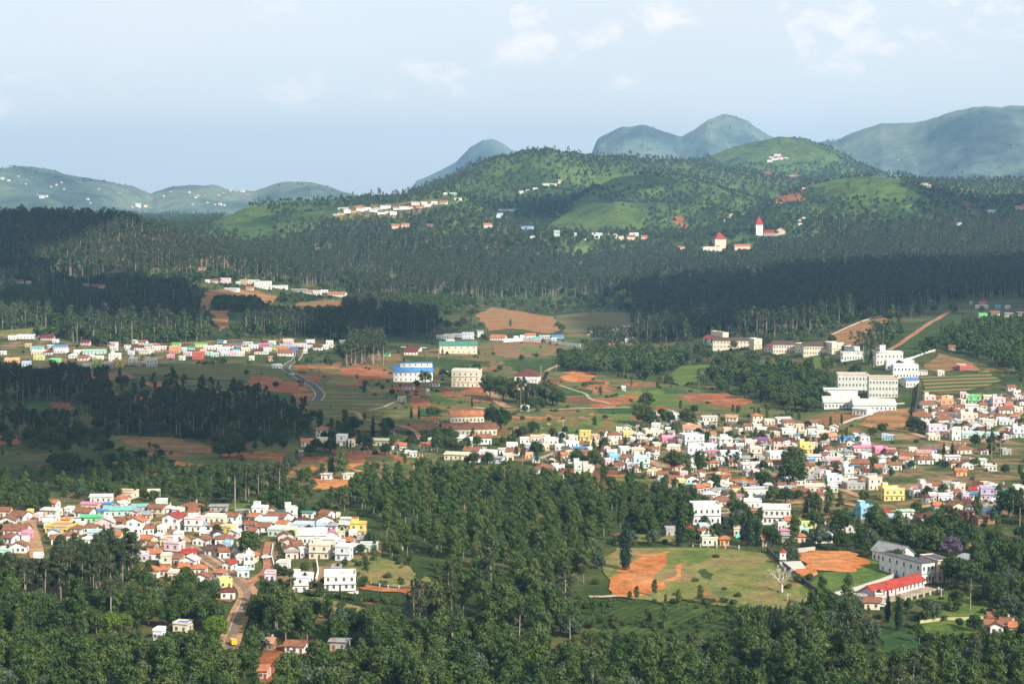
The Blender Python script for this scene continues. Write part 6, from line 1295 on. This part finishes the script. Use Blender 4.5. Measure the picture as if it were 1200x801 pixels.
# the remaining woods: one object per kind, trees instanced over the land
hid = {}
for kind in NAME:
    for lod in (0, 1):
        cn = bpy.data.collections.new(f'{kind}_stock_{lod}')
        for v in range(NVAR):
            crown, trunk, Ht = variant(kind, v, lod)
            V1 = np.empty(len(crown.vertices) * 3, np.float32); crown.vertices.foreach_get('co', V1); V1 = V1.reshape(-1, 3)
            tv = [tuple(q.co) for q in trunk.vertices]; tf = [tuple(p.vertices) for p in trunk.polygons]; n = len(V1)
            me = mesh(f'{kind}_stock', list(map(tuple, V1)) + tv, [tuple(range(4 * i, 4 * i + 4)) for i in range(n // 4)] + [tuple(a + n for a in f_) for f_ in tf], [LEAF[kind], BARK[kind]], [0] * (n // 4) + [1] * len(tf))
            cn.objects.link(bpy.data.objects.new(f'{kind}_stock_{v}', me))
        hid[kind, lod] = cn
def scatter(name, cn, pts, label, cat):
    me = bpy.data.meshes.new(name); me.vertices.add(len(pts)); P = np.array([(p[1], p[2], p[3]) for p in pts], np.float32); me.vertices.foreach_set('co', P.ravel())
    me.attributes.new('size', 'FLOAT', 'POINT').data.foreach_set('value', np.array([p[4] for p in pts], np.float32))
    me.attributes.new('turn', 'FLOAT', 'POINT').data.foreach_set('value', np.array([p[5] for p in pts], np.float32))
    me.attributes.new('pick', 'INT', 'POINT').data.foreach_set('value', np.array([i % NVAR for i in range(len(pts))], np.int32))
    o = obj(name, me); ng = bpy.data.node_groups.new(name, 'GeometryNodeTree')
    ng.interface.new_socket('Geometry', in_out='INPUT', socket_type='NodeSocketGeometry'); ng.interface.new_socket('Geometry', in_out='OUTPUT', socket_type='NodeSocketGeometry')
    gi, go = ng.nodes.new('NodeGroupInput'), ng.nodes.new('NodeGroupOutput'); ip = ng.nodes.new('GeometryNodeInstanceOnPoints'); ci = ng.nodes.new('GeometryNodeCollectionInfo')
    ci.inputs['Collection'].default_value = cn; ci.inputs['Separate Children'].default_value = True; ci.inputs['Reset Children'].default_value = True
    def attr(n, ty): a = ng.nodes.new('GeometryNodeInputNamedAttribute'); a.data_type = ty; a.inputs['Name'].default_value = n; return a.outputs['Attribute']
    cx = ng.nodes.new('ShaderNodeCombineXYZ'); ng.links.new(attr('turn', 'FLOAT'), cx.inputs[2])
    ng.links.new(gi.outputs[0], ip.inputs['Points']); ng.links.new(ci.outputs[0], ip.inputs['Instance']); ip.inputs['Pick Instance'].default_value = True
    ng.links.new(attr('pick', 'INT'), ip.inputs['Instance Index']); ng.links.new(cx.outputs[0], ip.inputs['Rotation']); ng.links.new(attr('size', 'FLOAT'), ip.inputs['Scale'])
    ng.links.new(ip.outputs[0], go.inputs[0]); o.modifiers.new('scatter', 'NODES').node_group = ng
    tag(o, label, cat, kind='stuff'); return o
for kind, ids in rest.items():
    near = [TREEV[i] for i in ids if TREEV[i][2] < 1500]; far = [TREEV[i] for i in ids if TREEV[i][2] >= 1500]
    nm = NAME[kind] + ('_woods' if kind != 'shrub' else '_cover')
    if near: scatter(nm, hid[kind, 0], near, f'rest of the {CATN[kind]}s massed over the nearer slopes and plots', 'woods' if kind != 'shrub' else 'shrubbery')
    if far: scatter(nm, hid[kind, 1], far, f'far-off mass of {CATN[kind]}s on ridges and hills', 'woods' if kind != 'shrub' else 'shrubbery')

# ------------------------------------------------------------------ unseen clouds overhead, placed and shaped to cast shade on parts of the valley
def cloud_mat(t, o):
    d = N(t, 'ShaderNodeBsdfDiffuse'); d.inputs[0].default_value = (.85, .86, .88, 1); t.links.new(d.outputs[0], o.inputs['Surface'])
M_CLOUD = mat('cloud_white', cloud_mat)
def ball(n=10, m_=14):
    V_ = [(0, 0, 1)]; F_ = []
    for i in range(1, n):
        for j in range(m_): V_.append((math.sin(math.pi * i / n) * math.cos(2 * math.pi * j / m_), math.sin(math.pi * i / n) * math.sin(2 * math.pi * j / m_), math.cos(math.pi * i / n)))
    V_.append((0, 0, -1))
    for j in range(m_): F_.append((0, 1 + j, 1 + (j + 1) % m_)); F_.append((len(V_) - 1, 1 + (n - 2) * m_ + (j + 1) % m_, 1 + (n - 2) * m_ + j))
    for i in range(n - 2):
        for j in range(m_): F_.append((1 + i * m_ + j, 1 + (i + 1) * m_ + j, 1 + (i + 1) * m_ + (j + 1) % m_, 1 + i * m_ + (j + 1) % m_))
    return V_, F_
BV, BF = ball()
def cloud(cx, cy, rx, ry, seed, turn=0):
    r = random.Random(seed); mb = MB(); k = 1500 / SUND.z; top = Vector((cx, cy, 0)) + SUND * k
    for i in range(26):
        a = r.uniform(0, 6.28); q = math.sqrt(r.random()) * .82; x = rx * q * math.cos(a); y = ry * q * math.sin(a)
        x, y = x * math.cos(turn) - y * math.sin(turn), x * math.sin(turn) + y * math.cos(turn)
        s_ = r.uniform(.22, .42) * (1.1 - q * .5); sx, sy, sz = rx * s_ + 20, ry * s_ + 20, min(rx, ry) * s_ * .6 + 10
        mb.add([(x + v[0] * sx, y + v[1] * sy, v[2] * sz + r.uniform(-1, 1)) for v in BV], BF)
    for i in range(60):
        a = r.uniform(0, 6.28); q = r.uniform(.7, 1.15); x = rx * q * math.cos(a); y = ry * q * math.sin(a); x, y = x * math.cos(turn) - y * math.sin(turn), x * math.sin(turn) + y * math.cos(turn); s_ = r.uniform(.04, .13) * min(rx, ry) + 6
        mb.add([(x + v[0] * s_ * 1.5, y + v[1] * s_ * 1.2, v[2] * s_ * .7) for v in BV], BF)
    me = mb.mesh('cloud', [M_CLOUD]); me.polygons.foreach_set('use_smooth', [True] * len(me.polygons)); o = obj('cloud', me, None, top)
    tag(o, 'unseen white cloud high above the valley, placed to shade it', 'cloud', kind='stuff')
for a in [(-320, 1330, 230, 300, 1), (-400, 2330, 190, 200, 2), (430, 2400, 330, 430, 3), (760, 2500, 260, 420, 7), (-150, 2200, 85, 220, 4), (1000, 3900, 330, 260, 5), (-120, 4250, 240, 170, 6), (-900, 2700, 260, 500, 8)]: cloud(*a)

# ------------------------------------------------------------------ walls, fences, poles, vehicles and small things
def line_w(pts):
    return [hit(*p) for p in pts]
def strip_wall(name, pts, h, t, m, label, cat='wall', cap=None):
    W = line_w(pts); mb = MB(); o3 = W[0]
    for i in range(len(W) - 1):
        a, b = W[i], W[i + 1]; n = max(1, int((b - a).xy.length / 6)); d = (b - a).xy.normalized(); q = Vector((-d.y, d.x)) * t / 2
        for k in range(n):
            p0 = a.xy.lerp(b.xy, k / n); p1 = a.xy.lerp(b.xy, (k + 1) / n - .001); z0, z1 = float(H(*p0)), float(H(*p1)); V_ = []
            for p, z in ((p0, z0), (p1, z1)):
                for s_ in (-1, 1):
                    for zz in (-1.2, h): V_.append((p.x + q.x * s_ - o3.x, p.y + q.y * s_ - o3.y, z + zz - o3.z))
            mb.add(V_, [(0, 1, 5, 4), (2, 6, 7, 3), (1, 3, 7, 5), (0, 4, 6, 2), (0, 2, 3, 1), (4, 5, 7, 6)])
    o = obj(name, mb.mesh(name, [m]), None, o3); tag(o, label, cat); return o
M_TURQ = plain('turquoise_paint', (.16, .52, .46)); M_DARKW = plain('mossy_stone', (.07, .065, .055), .95)
strip_wall('retaining_wall', [(590, 401), (612, 400), (640, 402), (662, 405), (680, 407)], 3.6, .5, M_WHITEW, 'long white retaining wall curving above the sports ground')
strip_wall('retaining_wall', [(973, 394), (985, 388), (1005, 379), (1022, 373), (1034, 371)], 1.2, .4, M_CONC, 'pale edging wall round the bare orange terrace')
strip_wall('boundary_wall', [(984, 498), (1000, 492), (1012, 489), (1024, 484), (1037, 479)], 1.3, .4, M_CONC, 'curved pale wall below the long metal sheds')
strip_wall('boundary_wall', [(1077, 452), (1075, 470), (1072, 486), (1070, 508)], 3, .6, M_DARKW, 'dark straight wall dropping beside the hostel')
strip_wall('boundary_wall', [(978, 698), (1002, 692), (1030, 683), (1052, 674), (1062, 669)], 1.5, .4, M_CONC, 'stepped pale wall behind the red roofed school')
strip_wall('boundary_wall', [(899, 646), (910, 658), (932, 676), (955, 694), (972, 703)], 2.2, .5, M_DARKW, 'dark mossy wall between the dry meadow and upper pitch')
strip_wall('retaining_wall', [(920, 650), (936, 647), (955, 645)], 1.8, .5, M_CONC, 'short pale wall at the top of the upper pitch')
strip_wall('garden_wall', [(1078, 730), (1100, 727), (1130, 726), (1152, 725)], 1.1, .4, plain('yellowish_wash', (.40, .37, .18)), 'low yellowish wall above the green paddock')
strip_wall('garden_wall', [(980, 605), (990, 603.5), (1003, 602.5)], 1.6, .3, M_TURQ, 'short turquoise wall left of the azure house')
strip_wall('garden_wall', [(802, 568), (822, 566), (845, 563)], 1.2, .3, M_TURQ, 'turquoise fence line below the town centre trees')
strip_wall('garden_wall', [(862, 630), (872, 628), (884, 627)], 1.4, .3, M_TURQ, 'turquoise wall behind the tall cypresses')
strip_wall('garden_wall', [(1030, 478), (1042, 474), (1060, 473)], 1.0, .3, M_CONC, 'pale parapet wall in front of the right metal shed')
strip_wall('garden_wall', [(320, 640), (318, 652), (321, 664), (320, 672)], 1.4, .4, plain('mint_wash', (.42, .60, .52)), 'mint green wall lining the reddish lane')
strip_wall('garden_wall', [(255, 655), (270, 666), (282, 675)], 1.1, .4, M_WHITEW, 'white wall along the upper side of the village road')
strip_wall('garden_wall', [(268, 742), (273, 728), (279, 714), (283, 706)], 0.7, .3, M_CONC, 'pale kerb wall along the lower village road')
strip_wall('garden_wall', [(371, 660), (373, 672), (370, 684)], 2.0, .4, M_WHITEW, 'white wall descending beside the big white house')
strip_wall('garden_wall', [(380, 697), (400, 697), (420, 695)], .9, .4, M_WHITEW, 'low white wall in front of the big white house')
strip_wall('stone_wall', [(440, 555), (470, 556), (500, 556)], 1, .5, M_DARKW, 'dark field wall above the plantation')
strip_wall('garden_wall', [(470, 407), (500, 408), (512, 409)], 1.2, .4, M_CONC, 'grey wall beside the green roofed hall')
strip_wall('garden_wall', [(1050, 425), (1060, 422), (1072, 419), (1085, 414), (1096, 411)], 1.3, .4, M_WHITEW, 'pale wall rising to the brown cutting')
def fence(name, pts, h, step, m, label, cat='fence', rail=True, tp=.22):
    W = line_w(pts); o3 = W[0]; root = empty(name, o3); tag(root, label, cat); b = MB(); b.box(-tp, tp, -tp, tp, -.6, h); pm = b.mesh('post', [m]); P = []
    for i in range(len(W) - 1):
        n = max(1, int((W[i + 1] - W[i]).xy.length / step))
        for k in range(n): p = W[i].xy.lerp(W[i + 1].xy, k / n); P.append(Vector((p.x, p.y, float(H(*p)))))
    P.append(W[-1])
    for p in P[:95]: obj('post', pm, root, p - o3)
    if rail:
        b = MB()
        for a, c in zip(P[:-1], P[1:]): b.tube([a - o3 + Vector((0, 0, h * .72)), c - o3 + Vector((0, 0, h * .72))], [.06, .06], 4)
        obj('rail', b.mesh('rail', [m]), root)
M_POST = plain('whitewashed_post', (.42, .39, .34))
fence('post_fence', [(395, 533), (420, 531), (450, 532), (482, 533), (495, 536)], 2.0, 3.4, M_POST, 'long row of white fence posts behind the red plots')
fence('post_fence', [(1061, 704), (1075, 701), (1090, 697), (1100, 693)], 1.8, 3.2, M_POST, 'white pillars lining the schoolyard slope', tp=.35)
fence('post_fence', [(812, 640), (830, 641), (850, 642), (866, 643)], 1.6, 3, M_POST, 'white posts below the pale green house', tp=.25)
fence('post_fence', [(430, 640), (450, 642), (472, 644)], 1.5, 3, M_POST, 'white posts right of the mint house')
fence('post_fence', [(435, 686), (455, 689), (480, 690), (505, 689)], 1.5, 3.2, M_POST, 'white posts on the red earth strip')
def pole(x, y, hpx, label):
    p = hit(x, y); h = hpx * p.y / 2333; root = empty('utility_pole', p, .4); tag(root, label, 'utility pole', 'utility poles')
    b = MB(); b.tube([(0, 0, -.5), (0, 0, h)], [.2, .13], 8); obj('shaft', b.mesh('shaft', [BARK['bare']]), root)
    b = MB(); b.box(-.9, .9, -.08, .08, h - .7, h - .55); obj('crossarm', b.mesh('crossarm', [M_FRAME]), root)
for a in [(923, 712, 18, 'pale utility pole on the dry meadow'), (634, 437, 8, 'utility pole above the small dirt track'), (652, 434, 8, 'utility pole beside the dark wood edge'), (514, 421, 12, 'utility pole left of the green roofed hall'),
          (856, 508, 11, 'utility pole behind the white domed houses'), (358, 458, 7, 'utility pole beside the curving road'), (303, 640, 12, 'utility pole beside the big round tree'), (1103, 700, 12, 'utility pole in the schoolyard'),
          (286, 662, 10, 'utility pole by the white shrine'), (660, 500, 9, 'utility pole on the light green field'), (1125, 527, 10, 'utility pole above the cyan house street')]: pole(*a)
M_TYRE = plain('tyre_rubber', (.015, .015, .015), .8)
def paint(n, c): return plain(n, c, .35, .5, var=.08)
def car(x, y, c, label, rz, kind='car'):
    p = hit(x, y); root = empty(dict(car='parked_car', truck='yellow_truck', bus='school_bus')[kind], p + Vector((0, 0, .75)), rz); tag(root, label, kind, 'cars' if kind == 'car' else None); root.scale = (.75,) * 3 if kind == 'truck' else (1, 1, 1)
    m = paint('car_paint', c); b = MB()
    if kind == 'car':
        prof = [(-2.1, .35), (-2.15, .75), (-1.9, .95), (-1.3, 1.0), (-.8, 1.42), (.9, 1.45), (1.5, 1.02), (2.0, .92), (2.15, .6), (2.1, .35)]; Wd = .85; wheels = [(-1.3, .32), (1.3, .32)]
        glass = [(-1.18, 1.03), (-.78, 1.38), (.85, 1.41), (1.36, 1.04)]
    elif kind == 'truck':
        prof = [(-3.4, .6), (-3.4, 2.6), (1.0, 2.6), (1.05, 2.35), (1.2, 2.35), (2.6, 2.3), (3.0, 1.5), (3.05, .6)]; Wd = 1.15; wheels = [(-2.3, .48), (2.1, .48)]; glass = [(1.5, 1.5), (1.5, 2.15), (2.5, 2.12), (2.8, 1.52)]
    else:
        prof = [(-4.5, .5), (-4.55, 2.8), (-4.3, 3.0), (4.2, 3.0), (4.5, 2.6), (4.6, .5)]; Wd = 1.25; wheels = [(-3, .5), (3, .5)]; glass = [(-4, 1.6), (-4, 2.4), (4, 2.4), (4, 1.6)]
    n = len(prof); b.add([(q[0], -Wd, q[1]) for q in prof] + [(q[0], Wd, q[1]) for q in prof], [(i, (i + 1) % n, n + (i + 1) % n, n + i)[::-1] for i in range(n)] + [tuple(range(n)), tuple(range(n, 2 * n))[::-1]])
    obj('body', b.mesh('body', [m]), root)
    b = MB()
    for s_ in (-1, 1): yy = s_ * (Wd + .012); b.add([(q[0], yy, q[1]) for q in glass] + [(q[0], yy - s_ * .01, q[1]) for q in glass], [(0, 1, 2, 3), (4, 7, 6, 5)])
    obj('windows', b.mesh('windows', [M_GLASS]), root)
    for wx, wr in wheels:
        for s_ in (-1, 1):
            b = MB(); k = 12; V_ = [(wr * math.cos(6.283 * i / k), d_, wr * math.sin(6.283 * i / k)) for d_ in (-.12, .12) for i in range(k)]
            b.add(V_, [(i, (i + 1) % k, k + (i + 1) % k, k + i) for i in range(k)] + [tuple(range(k)), tuple(range(k, 2 * k))]); obj('wheel', b.mesh('wheel', [M_TYRE]), root, (wx, s_ * (Wd - .05), wr))
car(342, 440.5, (.75, .75, .75), 'white car driving down the curving asphalt road', -.5); car(229, 651, (.03, .035, .05), 'dark car parked by the village dirt road', 2.4)
car(273, 757, (.75, .38, .02), 'yellow goods truck at the foot of the village road', 1.9, 'truck'); car(704, 416, (.75, .33, .02), 'orange yellow bus parked below the red house', .05, 'bus')
for i, (x, y, c, lb) in enumerate([(1101, 583, (.75, .75, .74), 'white car, leftmost of the row parked by the town road'), (1106, 585, (.7, .7, .72), 'silver white car second in the row by the town road'), (1111, 583.5, (.72, .72, .7), 'white car third in the row by the town road'), (1104, 588, (.7, .71, .7), 'white car parked in front of the others by the road'),
                                  (1028, 711, (.4, .42, .45), 'grey car parked below the red roofed school'), (1034, 713, (.65, .66, .68), 'pale car parked beside the grey one below the school'), (1172, 591, (.72, .72, .72), 'white car on the lower town street'), (312, 656, (.7, .7, .7), 'small white car on the reddish lane')]): car(x, y, c, lb, .3 + i * .5)
def goal(x, y, rz, label):
    p = hit(x, y); b = MB(); b.tube([(-3.6, 0, 0), (-3.6, 0, 2.5)], [.06, .06], 6); b.tube([(3.6, 0, 0), (3.6, 0, 2.5)], [.06, .06], 6); b.tube([(-3.7, 0, 2.5), (3.7, 0, 2.5)], [.06, .06], 6)
    o = obj('goal_frame', b.mesh('goal_frame', [M_WHITEW]), None, p, rz); tag(o, label, 'goal')
p = hit(934, 669); b = MB(); b.add([(-4.5, 0, 0.1), (4.5, 1.5, 0.1), (4.0, 10, 2.2), (-5.0, 9, 2.2), (-4.5, 0, -.6), (4.5, 1.5, -.6), (4, 10, -.6), (-5, 9, -.6)], [(0, 1, 2, 3), (0, 4, 5, 1), (1, 5, 6, 2), (2, 6, 7, 3), (3, 7, 4, 0)])
tag(obj('concrete_ramp', b.mesh('concrete_ramp', [M_CONC]), None, p, .1), 'sloping pale concrete slab at the left corner of the upper pitch', 'ramp')
# the leafless tree on the meadow
def bare_tree(x, y, hpx, label):
    p = hit(x, y); root = empty('bare_tree', p); tag(root, label, 'bare tree'); r = random.Random(3); h = hpx * p.y / 2333; b = MB(); b.tube([(0, 0, -.5), (.1, 0, h * .15), (0, .1, h * .34)], [.55, .42, .34], 8); obj('trunk', b.mesh('trunk', [BARK['bare']]), root)
    def grow(mb, a, d, ln, rad, lv):
        c = a + d * ln; mid = a + d * ln * .5 + Vector((r.uniform(-.1, .1), r.uniform(-.1, .1), .06)) * ln; mb.tube([a, mid, c], [rad, rad * .8, rad * .55], 5)
        if lv:
            for _ in range(3 if lv > 1 else 4):
                nd = (d + Vector((r.gauss(0, .5), r.gauss(0, .5), r.gauss(.08, .3)))).normalized(); grow(mb, c, nd, ln * r.uniform(.55, .8), rad * .55, lv - 1)
    for k in range(7):
        an = k * 6.283 / 7 + r.uniform(-.3, .3); mb = MB(); grow(mb, Vector((0, .1, h * r.uniform(.24, .33))), Vector((math.cos(an) * .75, math.sin(an) * .75, r.uniform(.6, 1.1))).normalized(), h * .25, .24, 3); obj('branch', mb.mesh('branch', [BARK['bare']]), root)
bare_tree(916, 694, 38, 'leafless pale tree with spreading branches on the dry meadow')

# ------------------------------------------------------------------ the air over the valley
def haze_mat(t, o):
    v = N(t, 'ShaderNodeVolumePrincipled'); v.inputs['Color'].default_value = (.36, .66, 1.0, 1); v.inputs['Density'].default_value = HAZE_DENSITY
    v.inputs['Anisotropy'].default_value = .2; t.links.new(v.outputs[0], o.inputs['Volume'])
mb = MB(); zt = float(max(ZG.max() + 45, 320)); mb.box(-16500, 16500, -1200, 16200, float(ZG.min()) - 12, zt)
hz = obj('haze', mb.mesh('haze', [mat('thin_air_haze', haze_mat)])); tag(hz, 'thin blue haze filling the valley air', 'haze', kind='stuff')
